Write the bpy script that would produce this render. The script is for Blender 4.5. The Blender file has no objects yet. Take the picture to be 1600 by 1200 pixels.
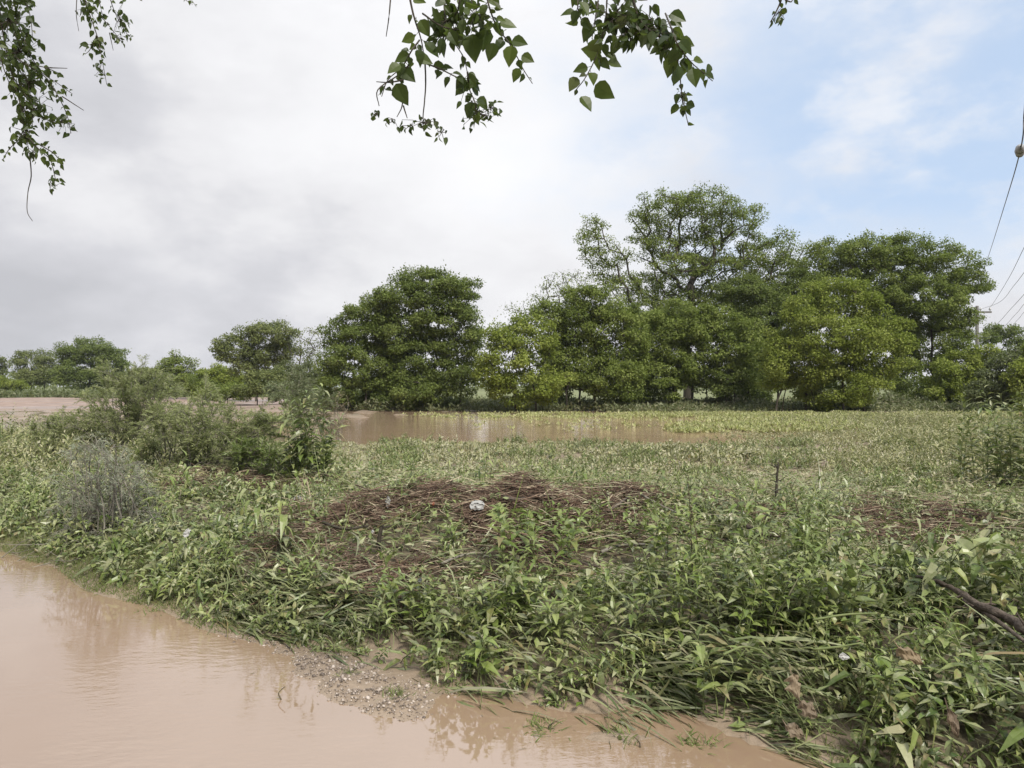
import bpy, math
import numpy as np
from mathutils import Vector

# ------------------------------------------------------------------ basics
scene = bpy.context.scene
COL = scene.collection
F, CX, HZ, CAMH = 1150.0, 800.0, 604.0, 1.65      # focal length in photo pixels, centre, horizon row, eye height

HAZE = .0002


def A(*v):
    return np.array(v, dtype=np.float64)


def P(px, py, Y):
    """point at depth Y seen at a photo pixel"""
    return A((px - CX) / F * Y, Y, CAMH + (HZ - py) / F * Y)


def unit(v):
    return v / np.maximum(np.linalg.norm(v, axis=-1, keepdims=True), 1e-9)


def smooth(a, b, x):
    t = np.clip((x - a) / (b - a), 0, 1)
    return t * t * (3 - 2 * t)


def wav(X, Y, scale, seed):
    """cheap smooth noise in about -1..1"""
    r = np.random.default_rng(seed)
    out = 0
    for k in range(6):
        a = r.uniform(0, 2 * math.pi)
        f = r.uniform(0.6, 1.7) / scale * 2 * math.pi / 2.2
        out = out + np.sin((X * math.cos(a) + Y * math.sin(a)) * f + r.uniform(0, 6.28))
    return out / 3.2


class MB:
    """collects vertices and faces, builds ONE mesh object"""

    def __init__(s):
        s.v, s.f3, s.f4, s.c, s.n = [], [], [], [], 0

    def add(s, v, f, col=None):
        v = np.asarray(v, dtype=np.float32).reshape(-1, 3)
        f = np.asarray(f, dtype=np.int64)
        if len(v) == 0:
            return
        (s.f3 if f.shape[1] == 3 else s.f4).append(f + s.n)
        s.v.append(v)
        if col is None:
            col = np.zeros((len(v), 3), np.float32)
        s.c.append(np.asarray(col, dtype=np.float32).reshape(-1, 3))
        s.n += len(v)

    def build(s, name, mat, parent=None, smooth_shade=False):
        me = bpy.data.meshes.new(name)
        v = np.concatenate(s.v)
        c = np.concatenate(s.c)
        f3 = np.concatenate(s.f3) if s.f3 else np.zeros((0, 3), np.int64)
        f4 = np.concatenate(s.f4) if s.f4 else np.zeros((0, 4), np.int64)
        me.vertices.add(len(v))
        me.vertices.foreach_set('co', v.ravel())
        loops = np.concatenate([f3.ravel(), f4.ravel()]).astype(np.int32)
        me.loops.add(len(loops))
        me.loops.foreach_set('vertex_index', loops)
        st = np.concatenate([np.arange(len(f3)) * 3, len(f3) * 3 + np.arange(len(f4)) * 4]).astype(np.int32)
        me.polygons.add(len(st))
        me.polygons.foreach_set('loop_start', st)
        me.polygons.foreach_set('use_smooth', np.full(len(st), bool(smooth_shade)))
        at = me.attributes.new('leaf', 'FLOAT_COLOR', 'POINT')
        at.data.foreach_set('color', np.concatenate([c, np.ones((len(c), 1), np.float32)], 1).ravel())
        me.materials.append(mat)
        me.update(calc_edges=True)
        me.validate()
        o = bpy.data.objects.new(name, me)
        COL.objects.link(o)
        if parent:
            o.parent = parent
        return o


def tag(o, label, cat=None, group=None, kind=None):
    o['label'] = label
    if cat:
        o['category'] = cat
    if group:
        o['group'] = group
    if kind:
        o['kind'] = kind
    return o


def thing(name, loc, label, cat, group=None):
    o = bpy.data.objects.new(name, None)
    o.empty_display_size = 0.2
    COL.objects.link(o)
    o.location = tuple(loc)
    return tag(o, label, cat, group)


def part(mb, name, mat, root, sm=False):
    """a part built in world coordinates, then parented to its thing's Empty"""
    if mb.n == 0:
        return None
    off = np.array(root.location, dtype=np.float32)
    mb.v = [v - off for v in mb.v]
    return mb.build(name, mat, root, sm)


# ------------------------------------------------------------------ leaf and stem generators (vectorised)
def rep(c, k):
    return np.repeat(np.asarray(c, np.float32), k, axis=0)


def frame(D, N):
    D = unit(D)
    S = unit(np.cross(D, N))
    return D, S, np.cross(S, D)


def leaf_cols(rng, n, mud=0.0, lo=0.0, hi=1.0):
    c = np.zeros((n, 3))
    c[:, 0] = rng.uniform(lo, hi, n)
    c[:, 1] = np.clip(rng.normal(mud, 0.28, n), 0, 1)
    c[:, 2] = rng.uniform(0, 1, n)
    return c


def rhombs(mb, Pt, D, N, L, W, col, fold=0.18):
    """small leaf: one folded quad"""
    D, S, N = frame(D, N)
    L, W = L[:, None], W[:, None]
    n = len(Pt)
    v = np.stack([Pt, Pt + D * L * .42 + S * W * .5 + N * W * fold, Pt + D * L, Pt + D * L * .42 - S * W * .5 + N * W * fold], 1)
    f = np.arange(n)[:, None] * 4 + np.array([[0, 1, 2, 3]])
    mb.add(v, f, rep(col, 4))


def leaf8(mb, Pt, D, N, L, W, col, droop=0.3, fold=0.2, wide=0.33):
    """ovate leaf folded along the midrib, with a bent tip: eight triangles"""
    D, S, N = frame(D, N)
    L, W = L[:, None], W[:, None]
    dr = np.broadcast_to(np.asarray(droop, float), (len(Pt),))[:, None]
    n = len(Pt)

    def c(t):
        return Pt + D * L * t * (1 - .25 * dr * t) - N * L * dr * t * t

    t1, t2 = wide, wide + .36
    c1, c2, tip = c(t1), c(t2), c(1.0)
    w1, w2 = W * .5, W * .36
    l1, r1 = c1 - S * w1 + N * w1 * fold * 2, c1 + S * w1 + N * w1 * fold * 2
    l2, r2 = c2 - S * w2 + N * w2 * fold * 2, c2 + S * w2 + N * w2 * fold * 2
    v = np.stack([Pt, c1, c2, tip, l1, l2, r1, r2], 1)
    t = np.array([[0, 6, 1], [0, 1, 4], [1, 6, 7], [1, 7, 2], [1, 2, 5], [1, 5, 4], [2, 7, 3], [2, 3, 5]])
    f = (np.arange(n)[:, None, None] * 8 + t[None]).reshape(-1, 3)
    mb.add(v, f, rep(col, 8))


def blades(mb, Pt, D, N, L, W, col, droop=0.4, nseg=4, curl=0.0):
    """long grass blade: a tapering strip that bends over"""
    D, S, N = frame(D, N)
    L, W = L[:, None], W[:, None]
    dr = np.broadcast_to(np.asarray(droop, float), (len(Pt),))[:, None]
    n = len(Pt)
    rows = []
    for k in range(nseg + 1):
        t = k / nseg
        cc = Pt + D * L * t * (1 - .3 * dr * t) - N * L * dr * t * t + S * L * curl * t * t
        w = W * .5 * (0.55 + .9 * t if t < .35 else .865 * (1 - ((t - .35) / .65) ** 1.6) + .02)
        rows += [cc - S * w, cc + S * w]
    v = np.stack(rows, 1)
    f = np.concatenate([np.array([[2 * k, 2 * k + 1, 2 * k + 3, 2 * k + 2]]) for k in range(nseg)])
    f = (np.arange(n)[:, None, None] * (2 * nseg + 2) + f[None]).reshape(-1, 4)
    mb.add(v, f, rep(col, 2 * nseg + 2))


def tubes(mb, pts, rad, sides=4, col=None, cap=True):
    """many polylines (n,m,3) with radii (n,m) as tubes"""
    pts = np.asarray(pts, float)
    rad = np.asarray(rad, float)
    n, m, _ = pts.shape
    T = np.gradient(pts, axis=1)
    T = unit(T)
    up = np.where(np.abs(T[..., 2:3]) > .85, A(1., 0, 0), A(0, 0, 1.))
    U = unit(np.cross(T, up))
    V = np.cross(T, U)
    a = np.arange(sides) / sides * 2 * math.pi
    ring = pts[:, :, None] + rad[:, :, None, None] * (U[:, :, None] * np.cos(a)[:, None] + V[:, :, None] * np.sin(a)[:, None])
    idx = np.arange(m * sides).reshape(m, sides)
    q = np.stack([idx[:-1], np.roll(idx, -1, 1)[:-1], np.roll(idx, -1, 1)[1:], idx[1:]], -1).reshape(-1, 4)
    f = (np.arange(n)[:, None, None] * (m * sides) + q[None]).reshape(-1, 4)
    c = None if col is None else rep(col, m * sides)
    mb.add(ring.reshape(-1, 3), f, c)


def polytube(mb, pts, r0, r1, sides=7, wob=0.0, seed=0, sub=4, col=None):
    """one smooth tube through a list of points, with a rough outline"""
    pts = np.asarray(pts, float)
    m = len(pts)
    # Catmull-Rom resampling
    out = []
    e = np.concatenate([[2 * pts[0] - pts[1]], pts, [2 * pts[-1] - pts[-2]]])
    for i in range(m - 1):
        p0, p1, p2, p3 = e[i], e[i + 1], e[i + 2], e[i + 3]
        for k in range(sub):
            t = k / sub
            out.append(.5 * ((2 * p1) + (p2 - p0) * t + (2 * p0 - 5 * p1 + 4 * p2 - p3) * t * t + (3 * p1 - p0 - 3 * p2 + p3) * t ** 3))
    out.append(pts[-1])
    out = np.array(out)
    r = np.linspace(r0, r1, len(out))
    g = np.random.default_rng(seed)
    r = r * (1 + wob * g.uniform(-1, 1, len(out)))
    out = out + g.normal(0, 1, out.shape) * r[:, None] * wob * .6
    out = np.concatenate([out[:1], out, out[-1:]])
    r = np.concatenate([[r0 * .05], r, [r1 * .05]])
    out[0] -= unit(out[2] - out[0]) * r0 * .15
    out[-1] += unit(out[-1] - out[-3]) * r1 * .3
    tubes(mb, out[None], r[None], sides, None if col is None else np.asarray([col]))
    return out


# ------------------------------------------------------------------ materials
def new_mat(name):
    m = bpy.data.materials.new(name)
    m.use_nodes = True
    nt = m.node_tree
    nt.nodes.clear()
    return m, nt, nt.nodes.new('ShaderNodeOutputMaterial')


def nd(nt, t, **kw):
    n = nt.nodes.new(t)
    for k, v in kw.items():
        if k.startswith('in_'):
            n.inputs[int(k[3:]) if k[3:].isdigit() else k[3:].replace('_', ' ')].default_value = v
        else:
            setattr(n, k, v)
    return n


def ramp(nt, stops, inp):
    r = nt.nodes.new('ShaderNodeValToRGB')
    e = r.color_ramp.elements
    while len(e) < len(stops):
        e.new(0.5)
    for i, (p, c) in enumerate(stops):
        e[i].position = p
        e[i].color = (*c, 1)
    nt.links.new(inp, r.inputs[0])
    return r.outputs[0]


def mixc(nt, fac, a, b, mode='MIX'):
    m = nt.nodes.new('ShaderNodeMix')
    m.data_type = 'RGBA'
    m.blend_type = mode
    for s, v in ((m.inputs[0], fac), (m.inputs[6], a), (m.inputs[7], b)):
        if hasattr(v, 'links'):
            nt.links.new(v, s)
        elif isinstance(v, (int, float)):
            s.default_value = v
        else:
            s.default_value = (*v, 1)
    return m.outputs[2]


def math_(nt, op, a, b=None, c=None):
    m = nt.nodes.new('ShaderNodeMath')
    m.operation = op
    for i, v in enumerate((a, b, c)):
        if v is None:
            continue
        if hasattr(v, 'links'):
            nt.links.new(v, m.inputs[i])
        else:
            m.inputs[i].default_value = v
    return m.outputs[0]


def noise(nt, scale, detail=3, rough=.55, vec=None):
    n = nd(nt, 'ShaderNodeTexNoise')
    n.inputs['Scale'].default_value = scale
    n.inputs['Detail'].default_value = detail
    n.inputs['Roughness'].default_value = rough
    if vec is not None:
        nt.links.new(vec, n.inputs['Vector'])
    return n.outputs[0]


def gpos(nt):
    return nd(nt, 'ShaderNodeNewGeometry').outputs['Position']


def leaf_mat(name, stops, mud=(.30, .27, .19), rough=.5, trans=.3, spec=.35, patch=(.7, .35), tcol=(.16, .24, .03), pale=.25, spots=0.):
    m, nt, out = new_mat(name)
    at = nd(nt, 'ShaderNodeAttribute', attribute_name='leaf')
    sep = nd(nt, 'ShaderNodeSeparateColor')
    nt.links.new(at.outputs['Color'], sep.inputs[0])
    pos = gpos(nt)
    n1 = noise(nt, patch[0], 2, .5, pos)
    f = math_(nt, 'ADD', sep.outputs[0], math_(nt, 'MULTIPLY', math_(nt, 'SUBTRACT', n1, .5), patch[1] * 2))
    col = ramp(nt, stops, f)
    if spots:
        n2 = noise(nt, 55., 3, .6, pos)
        sm = math_(nt, 'MULTIPLY', math_(nt, 'SUBTRACT', n2, .42), 3.2)
        mf = math_(nt, 'MULTIPLY', math_(nt, 'MAXIMUM', sm, 0.), spots)
        mf = math_(nt, 'MINIMUM', math_(nt, 'ADD', sep.outputs[1], math_(nt, 'MULTIPLY', mf, sep.outputs[2])), .92)
    else:
        mf = math_(nt, 'MINIMUM', sep.outputs[1], .92)
    old = math_(nt, 'MULTIPLY', math_(nt, 'MAXIMUM', math_(nt, 'SUBTRACT', sep.outputs[2], .6), 0.), 2.4)
    col = mixc(nt, mf, col, mixc(nt, old, mud, (.20, .14, .065)))
    back = nd(nt, 'ShaderNodeNewGeometry').outputs['Backfacing']
    bcol = mixc(nt, pale, col, (.30, .34, .20))
    col2 = mixc(nt, back, col, bcol)
    b = nd(nt, 'ShaderNodeBsdfPrincipled')
    b.inputs['Roughness'].default_value = rough
    b.inputs['Specular IOR Level'].default_value = spec
    nt.links.new(col2, b.inputs['Base Color'])
    t = nd(nt, 'ShaderNodeBsdfTranslucent')
    tc = mixc(nt, .5, col, tcol)
    nt.links.new(tc, t.inputs[0])
    mx = nd(nt, 'ShaderNodeMixShader')
    mx.inputs[0].default_value = trans
    nt.links.new(b.outputs[0], mx.inputs[1])
    nt.links.new(t.outputs[0], mx.inputs[2])
    nt.links.new(mx.outputs[0], out.inputs[0])
    return m


def rough_mat(name, stops, scale=8., rough=.85, spec=.2, bump=.4, bscale=None, stretch=None, rnd=0., metal=0.):
    """bark, mud, straw, stone: noise-driven colour and bump"""
    m, nt, out = new_mat(name)
    pos = gpos(nt)
    vec = pos
    if stretch:
        mp = nd(nt, 'ShaderNodeMapping')
        mp.inputs['Scale'].default_value = stretch
        nt.links.new(pos, mp.inputs[0])
        vec = mp.outputs[0]
    f = noise(nt, scale, 5, .6, vec)
    if rnd:
        at = nd(nt, 'ShaderNodeAttribute', attribute_name='leaf')
        sep = nd(nt, 'ShaderNodeSeparateColor')
        nt.links.new(at.outputs['Color'], sep.inputs[0])
        f = math_(nt, 'ADD', math_(nt, 'MULTIPLY', f, 1 - rnd), math_(nt, 'MULTIPLY', sep.outputs[0], rnd))
    col = ramp(nt, stops, f)
    b = nd(nt, 'ShaderNodeBsdfPrincipled')
    nt.links.new(col, b.inputs['Base Color'])
    b.inputs['Roughness'].default_value = rough
    b.inputs['Specular IOR Level'].default_value = spec
    b.inputs['Metallic'].default_value = metal
    if bump:
        bn = nd(nt, 'ShaderNodeBump')
        bn.inputs['Strength'].default_value = bump
        bn.inputs['Distance'].default_value = .02
        nt.links.new(noise(nt, bscale or scale * 3, 4, .6, vec), bn.inputs['Height'])
        nt.links.new(bn.outputs[0], b.inputs['Normal'])
    nt.links.new(b.outputs[0], out.inputs[0])
    return m


M = {}
# foliage of the trees
M['tree_dark'] = leaf_mat('foliage_dark', [(0, (.076, .104, .026)), (.5, (.128, .165, .040)), (1, (.20, .24, .07))], trans=.38, patch=(.35, .25), pale=.12, spec=.18)
M['tree_mid'] = leaf_mat('foliage_mid', [(0, (.096, .128, .028)), (.5, (.158, .20, .042)), (1, (.235, .275, .075))], trans=.4, patch=(.35, .25), pale=.12, spec=.18)
M['tree_bright'] = leaf_mat('foliage_bright', [(0, (.13, .168, .026)), (.5, (.205, .248, .042)), (1, (.285, .32, .08))], trans=.4, patch=(.35, .25), pale=.12, spec=.18)
M['tree_far'] = leaf_mat('foliage_far', [(0, (.085, .105, .035)), (.5, (.135, .16, .05)), (1, (.19, .21, .08))], trans=.28, patch=(.2, .2), pale=.12, spec=.18)
M['tree_olive'] = leaf_mat('foliage_olive', [(0, (.07, .085, .03)), (.5, (.105, .125, .048)), (1, (.15, .17, .08))], trans=.3, patch=(.4, .3), pale=.15)
M['tree_pale'] = leaf_mat('foliage_pale', [(0, (.10, .125, .06)), (.5, (.15, .18, .09)), (1, (.21, .24, .13))], trans=.3, patch=(.4, .3), pale=.2)
# weeds
M['weed'] = leaf_mat('weed_leaf', [(0, (.030, .054, .009)), (.5, (.098, .146, .026)), (1, (.26, .30, .10))], mud=(.33, .325, .20), rough=.37, trans=.22, patch=(1.3, .3), pale=.35, spots=.8, spec=.42)
M['weed_fresh'] = leaf_mat('fresh_leaf', [(0, (.075, .118, .018)), (.5, (.14, .20, .036)), (1, (.24, .29, .085))], mud=(.26, .27, .15), rough=.34, spec=.5, trans=.3, patch=(2, .2), pale=.3, spots=.35)
M['field'] = leaf_mat('field_leaf', [(0, (.10, .118, .03)), (.5, (.225, .24, .075)), (1, (.42, .40, .22))], mud=(.40, .375, .27), rough=.45, trans=.25, patch=(.35, .3), pale=.4, spots=.5)
M['reed'] = leaf_mat('flat_grass', [(0, (.05, .076, .022)), (.5, (.115, .15, .05)), (1, (.25, .275, .13))], mud=(.25, .235, .16), rough=.38, spec=.42, trans=.2, patch=(1.6, .3), pale=.3, spots=.7)
M['turf'] = leaf_mat('short_grass', [(0, (.055, .08, .016)), (.5, (.10, .14, .03)), (1, (.17, .20, .055))], mud=(.2, .17, .1), rough=.5, trans=.3, patch=(2, .25))
M['straw'] = leaf_mat('straw', [(0, (.14, .11, .07)), (.5, (.28, .23, .15)), (1, (.46, .41, .28))], mud=(.2, .15, .11), rough=.7, trans=.1, patch=(1.5, .2), tcol=(.2, .15, .08))
M['silver'] = leaf_mat('silver_leaf', [(0, (.13, .15, .105)), (.5, (.22, .245, .175)), (1, (.34, .36, .27))], mud=(.3, .29, .24), rough=.5, trans=.2, patch=(2, .2))
M['feather'] = leaf_mat('feather_leaf', [(0, (.18, .205, .085)), (.5, (.29, .32, .14)), (1, (.40, .42, .21))], mud=(.26, .25, .15), rough=.55, trans=.45, patch=(1.2, .3))
M['lime'] = leaf_mat('lime_leaf', [(0, (.22, .25, .07)), (.5, (.33, .36, .12)), (1, (.46, .47, .24))], mud=(.34, .30, .2), rough=.5, trans=.3, patch=(.3, .3))
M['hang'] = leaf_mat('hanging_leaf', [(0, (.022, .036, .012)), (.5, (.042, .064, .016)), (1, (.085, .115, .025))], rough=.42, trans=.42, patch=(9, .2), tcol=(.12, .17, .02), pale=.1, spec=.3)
M['deadleaf'] = leaf_mat('dead_leaf', [(0, (.12, .09, .065)), (.5, (.17, .125, .08)), (1, (.23, .18, .12))], mud=(.2, .16, .11), rough=.75, trans=.1, patch=(12, .3), tcol=(.15, .1, .06), spots=.5)
M['stem'] = rough_mat('green_stem', [(.3, (.08, .11, .035)), (.7, (.17, .19, .08))], 12, .6, bump=.1)
M['redstem'] = rough_mat('brown_stem', [(.3, (.05, .04, .028)), (.7, (.12, .095, .06))], 12, .7, bump=.1)
M['bark'] = rough_mat('bark', [(.25, (.035, .030, .025)), (.55, (.075, .065, .054)), (.8, (.14, .125, .105))], 3., .9, bump=.7, stretch=(4, 4, .7))
M['twig'] = rough_mat('twig', [(.3, (.025, .021, .016)), (.7, (.065, .054, .04))], 20, .8, bump=.2)
M['greytwig'] = rough_mat('grey_twig', [(.3, (.10, .09, .075)), (.7, (.24, .22, .18))], 20, .8, bump=.2)
M['drift'] = rough_mat('driftwood', [(.25, (.025, .019, .015)), (.5, (.07, .054, .042)), (.64, (.12, .095, .075)), (.8, (.28, .25, .21))], 9, .7, bump=.9, bscale=26, stretch=(1, 1.6, 2.5))
M['mulch'] = rough_mat('flood_debris', [(.15, (.035, .022, .016)), (.45, (.098, .062, .044)), (.70, (.17, .115, .08)), (.86, (.44, .37, .26))], 14, .85, bump=.6, rnd=.65)
M['gravel'] = rough_mat('gravel', [(.2, (.10, .078, .062)), (.5, (.22, .175, .14)), (.85, (.42, .36, .31))], 14, .6, spec=.4, bump=.3, rnd=.8)
M['plastic'] = rough_mat('white_plastic', [(.3, (.20, .20, .19)), (.7, (.37, .36, .34))], 18, .45, spec=.4, bump=.2)
M['orange'] = rough_mat('orange_plastic', [(.3, (.42, .10, .06)), (.7, (.55, .16, .08))], 18, .5, spec=.3, bump=.1)
M['pole'] = rough_mat('grey_concrete', [(.3, (.10, .095, .09)), (.7, (.17, .165, .155))], 4, .85, bump=.2)
M['wire'] = rough_mat('cable', [(.3, (.10, .10, .105)), (.7, (.16, .16, .165))], 4, .6, bump=0)
M['porcelain'] = rough_mat('porcelain', [(.3, (.26, .26, .26)), (.7, (.36, .36, .36))], 6, .25, spec=.5, bump=0)
M['iron'] = rough_mat('dark_iron', [(.3, (.05, .045, .04)), (.7, (.1, .09, .085))], 20, .55, bump=.1)


def ground_mat():
    m, nt, out = new_mat('soil')
    pos = gpos(nt)
    sx = nd(nt, 'ShaderNodeSeparateXYZ')
    nt.links.new(pos, sx.inputs[0])
    n = noise(nt, 2.2, 6, .62, pos)
    n2 = noise(nt, 16., 4, .6, pos)
    soil = ramp(nt, [(.3, (.075, .055, .038)), (.5, (.135, .10, .072)), (.7, (.21, .165, .12))], n)
    soil = mixc(nt, .4, soil, ramp(nt, [(.35, (.05, .038, .025)), (.65, (.24, .19, .14))], n2))
    # pale silt of the flooded road, dark green-brown litter on the bank, brown mud field far off
    wet = nd(nt, 'ShaderNodeMapRange')
    nt.links.new(sx.outputs[2], wet.inputs[0])
    wet.inputs[1].default_value, wet.inputs[2].default_value = .03, .14
    bank = mixc(nt, .5, soil, ramp(nt, [(.35, (.030, .034, .014)), (.65, (.085, .085, .04))], n2))
    col = mixc(nt, wet.outputs[0], mixc(nt, .55, soil, (.30, .23, .165)), bank)
    far = nd(nt, 'ShaderNodeMapRange')
    nt.links.new(sx.outputs[1], far.inputs[0])
    far.inputs[1].default_value, far.inputs[2].default_value = 44, 58
    mudf = ramp(nt, [(.3, (.17, .115, .09)), (.55, (.26, .19, .155)), (.8, (.36, .29, .24))], noise(nt, .6, 6, .65, pos))
    grass = ramp(nt, [(.3, (.10, .12, .05)), (.7, (.19, .20, .09))], noise(nt, .25, 6, .65, pos))
    fm = nd(nt, 'ShaderNodeMapRange')
    nt.links.new(math_(nt, 'ADD', sx.outputs[1], math_(nt, 'MULTIPLY', math_(nt, 'MAXIMUM', math_(nt, 'ADD', sx.outputs[0], 26.), 0.), 3.)), fm.inputs[0])
    fm.inputs[1].default_value, fm.inputs[2].default_value = 105, 112
    farc = mixc(nt, fm.outputs[0], mudf, grass)
    col = mixc(nt, far.outputs[0], col, farc)
    b = nd(nt, 'ShaderNodeBsdfPrincipled')
    nt.links.new(col, b.inputs['Base Color'])
    rg = nd(nt, 'ShaderNodeMapRange')
    nt.links.new(sx.outputs[2], rg.inputs[0])
    rg.inputs[1].default_value, rg.inputs[2].default_value = .0, .06
    rg.inputs[3].default_value, rg.inputs[4].default_value = .3, .9
    nt.links.new(rg.outputs[0], b.inputs['Roughness'])
    b.inputs['Specular IOR Level'].default_value = .35
    bn = nd(nt, 'ShaderNodeBump')
    bn.inputs['Strength'].default_value = .7
    bn.inputs['Distance'].default_value = .03
    nt.links.new(noise(nt, 9., 6, .65, pos), bn.inputs['Height'])
    nt.links.new(bn.outputs[0], b.inputs['Normal'])
    nt.links.new(b.outputs[0], out.inputs[0])
    return m


def water_mat(name, stops, ripple, calm, scales, spec=.5, ior=1.4):
    m, nt, out = new_mat(name)
    pos = gpos(nt)
    col = ramp(nt, stops, noise(nt, .55, 3, .5, pos))
    b = nd(nt, 'ShaderNodeBsdfPrincipled')
    nt.links.new(col, b.inputs['Base Color'])
    b.inputs['Roughness'].default_value = .035
    b.inputs['IOR'].default_value = ior
    b.inputs['Specular IOR Level'].default_value = spec
    mp = nd(nt, 'ShaderNodeMapping')
    mp.inputs['Rotation'].default_value = (0, 0, math.radians(-24))
    mp.inputs['Scale'].default_value = scales
    nt.links.new(pos, mp.inputs[0])
    w1 = noise(nt, 1., 2, .5, mp.outputs[0])
    w2 = noise(nt, 2.7, 2, .5, mp.outputs[0])
    w3 = noise(nt, 0.35, 2, .5, mp.outputs[0])
    h = math_(nt, 'ADD', w1, math_(nt, 'ADD', math_(nt, 'MULTIPLY', w2, .3), math_(nt, 'MULTIPLY', w3, 1.2)))
    msk = nd(nt, 'ShaderNodeMapRange')
    nt.links.new(noise(nt, .8, 2, .5, pos), msk.inputs[0])
    msk.inputs[1].default_value, msk.inputs[2].default_value = .46, .70
    msk.inputs[3].default_value, msk.inputs[4].default_value = calm, 1.
    bn = nd(nt, 'ShaderNodeBump')
    bn.inputs['Distance'].default_value = ripple
    nt.links.new(msk.outputs[0], bn.inputs['Strength'])
    nt.links.new(h, bn.inputs['Height'])
    nt.links.new(bn.outputs[0], b.inputs['Normal'])
    nt.links.new(b.outputs[0], out.inputs[0])
    return m


M['soil'] = ground_mat()
M['puddle'] = water_mat('muddy_water', [(.3, (.235, .160, .106)), (.7, (.28, .196, .138))], .0040, .04, (11., 26., 11.), ior=2.6)
M['pond'] = water_mat('pond_water', [(.3, (.30, .205, .135)), (.7, (.36, .25, .175))], .012, .5, (2.2, 7., 2.))

# ------------------------------------------------------------------ terrain
EX = A(-60, -20, -12, -5.2, -3.66, -2.65, -1.7, -.93, -.34, .19, .45, .66, .9, 1.14, 1.5, 2.1, 3.2, 5, 9, 60)
EY = A(44, 18.5, 12.6, 7.45, 6.28, 5.55, 4.9, 4.44, 3.95, 3.67, 3.62, 3.85, 3.75, 3.38, 3.2, 2.75, 2.1, 1.2, -.8, -27)


def sdist(X, Y):
    return (Y - np.interp(X, EX, EY)) * .79


def pond_mask(X, Y):
    left, right = -200., .33 * Y + 1.5 * wav(X, Y, 6., 5)
    return smooth(20.0, 22.5, Y + .8 * wav(X, Y, 5., 9)) * (1 - smooth(49.5, 52, Y)) * (1 - smooth(-1.5, 2.0, X - right))


def hz(X, Y):
    X, Y = np.asarray(X, float), np.asarray(Y, float)
    s = sdist(X, Y) + .10 * wav(X, Y, .9, 3)
    h = np.interp(s, [-6, -1.2, -.3, 0, .25, .7, 1.4, 3, 4.5, 7, 10, 14], [-.16, -.09, -.035, 0, .10, .24, .33, .37, .30, .13, .07, .05])
    h = h + .05 * wav(X, Y, 1.7, 11) * smooth(.3, 1.2, s) * (1 - smooth(10, 16, Y)) + .02 * wav(X, Y, .5, 12) * smooth(.2, .8, s) * (1 - smooth(10, 16, Y))
    h = h + (.25 + .10 * wav(X, Y, .7, 63)) * np.exp(-(((X + .35) / 1.6) ** 2 + ((Y - 6.7) / 1.0) ** 2)) + .12 * np.exp(-(((X - 1.5) / .8) ** 2 + ((Y - 7.6) / .7) ** 2))
    h = h + .16 * np.exp(-(((X + 4.3) / 1.6) ** 2 + ((Y - 9.6) / 1.2) ** 2))
    # gravel bar on the road
    u = ((X + .82) * .73 - (Y - 3.98) * .68)
    w = ((X + .82) * .68 + (Y - 3.98) * .73)
    h = h + .060 * np.exp(-((u / .66) ** 2 + (w / .22) ** 2)) * (1 + .3 * wav(X, Y, .14, 8))
    h = h + .045 * np.exp(-(((X - .55) / .3) ** 2 + ((Y - 3.45) / .10) ** 2))
    # pond basin, its far shore, the half drowned crop on the right, the mud field far left
    pm = pond_mask(X, Y)
    clod = np.maximum(wav(X, Y, 1.6, 21) + .6 * wav(X, Y, .7, 22), 0)
    bed = -.16 + (.15 * clod + .09) * smooth(30, 40, Y) * (1 - smooth(-9, 1, X)) + .10 * smooth(36, 44, Y) * smooth(.25, .9, wav(X, Y * 2.2, 5., 33))
    h = h * (1 - pm) + bed * pm
    h = h + (.06 * wav(X, Y, 3., 41) - .045) * smooth(20, 23, Y) * (1 - smooth(42, 48, Y)) * smooth(-2, 3, X - .33 * Y)
    h = h + .30 * smooth(50.5, 53, Y) * smooth(-22, -14, X) + .1 * wav(X, Y, 9., 50) * smooth(50, 54, Y)
    return h


def axis(lo, hi, step, far, ratio):
    a = list(np.arange(lo, hi + 1e-6, step))
    s = step
    x = hi
    while x < far:
        s *= ratio
        x += s
        a.append(x)
    s, x, b = step, lo, []
    while x > -far:
        s *= ratio
        x -= s
        b.append(x)
    return np.array(b[::-1] + a)


gx = axis(-7, 6, .085, 3500, 1.045)
gy = np.array([y for y in axis(-3, 12, .085, 3500, 1.03) if y > -40])
GX, GY = np.meshgrid(gx, gy)
GZ = hz(GX, GY)
ny, nx = GX.shape
idx = np.arange(nx * ny).reshape(ny, nx)
mb = MB()
mb.add(np.stack([GX, GY, GZ], -1), np.stack([idx[:-1, :-1], idx[:-1, 1:], idx[1:, 1:], idx[1:, :-1]], -1).reshape(-1, 4))
tag(mb.build('ground', M['soil'], smooth_shade=True), 'muddy flooded ground running out to the far field', kind='structure')

mb = MB()
mb.add([[-12, -6, 0], [9, -6, 0], [9, 1.5, 0], [4, 3, 0], [2, 4.4, 0], [-1, 5.6, 0], [-4, 7.4, 0], [-7, 10, 0], [-12, 13.6, 0]], [[0, 1, 2], [0, 2, 3], [0, 3, 4], [0, 4, 5], [0, 5, 6], [0, 6, 7], [0, 7, 8]])
tag(mb.build('road_water', M['puddle']), 'brown floodwater standing on the road in the foreground', kind='structure')
mb = MB()
mb.add([[-150, 19.5, 0], [30, 19.5, 0], [30, 53, 0], [-150, 53, 0]], [[0, 1, 2, 3]])
tag(mb.build('pond_water', M['pond']), 'brown floodwater standing in the field before the trees', kind='structure')


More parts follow.
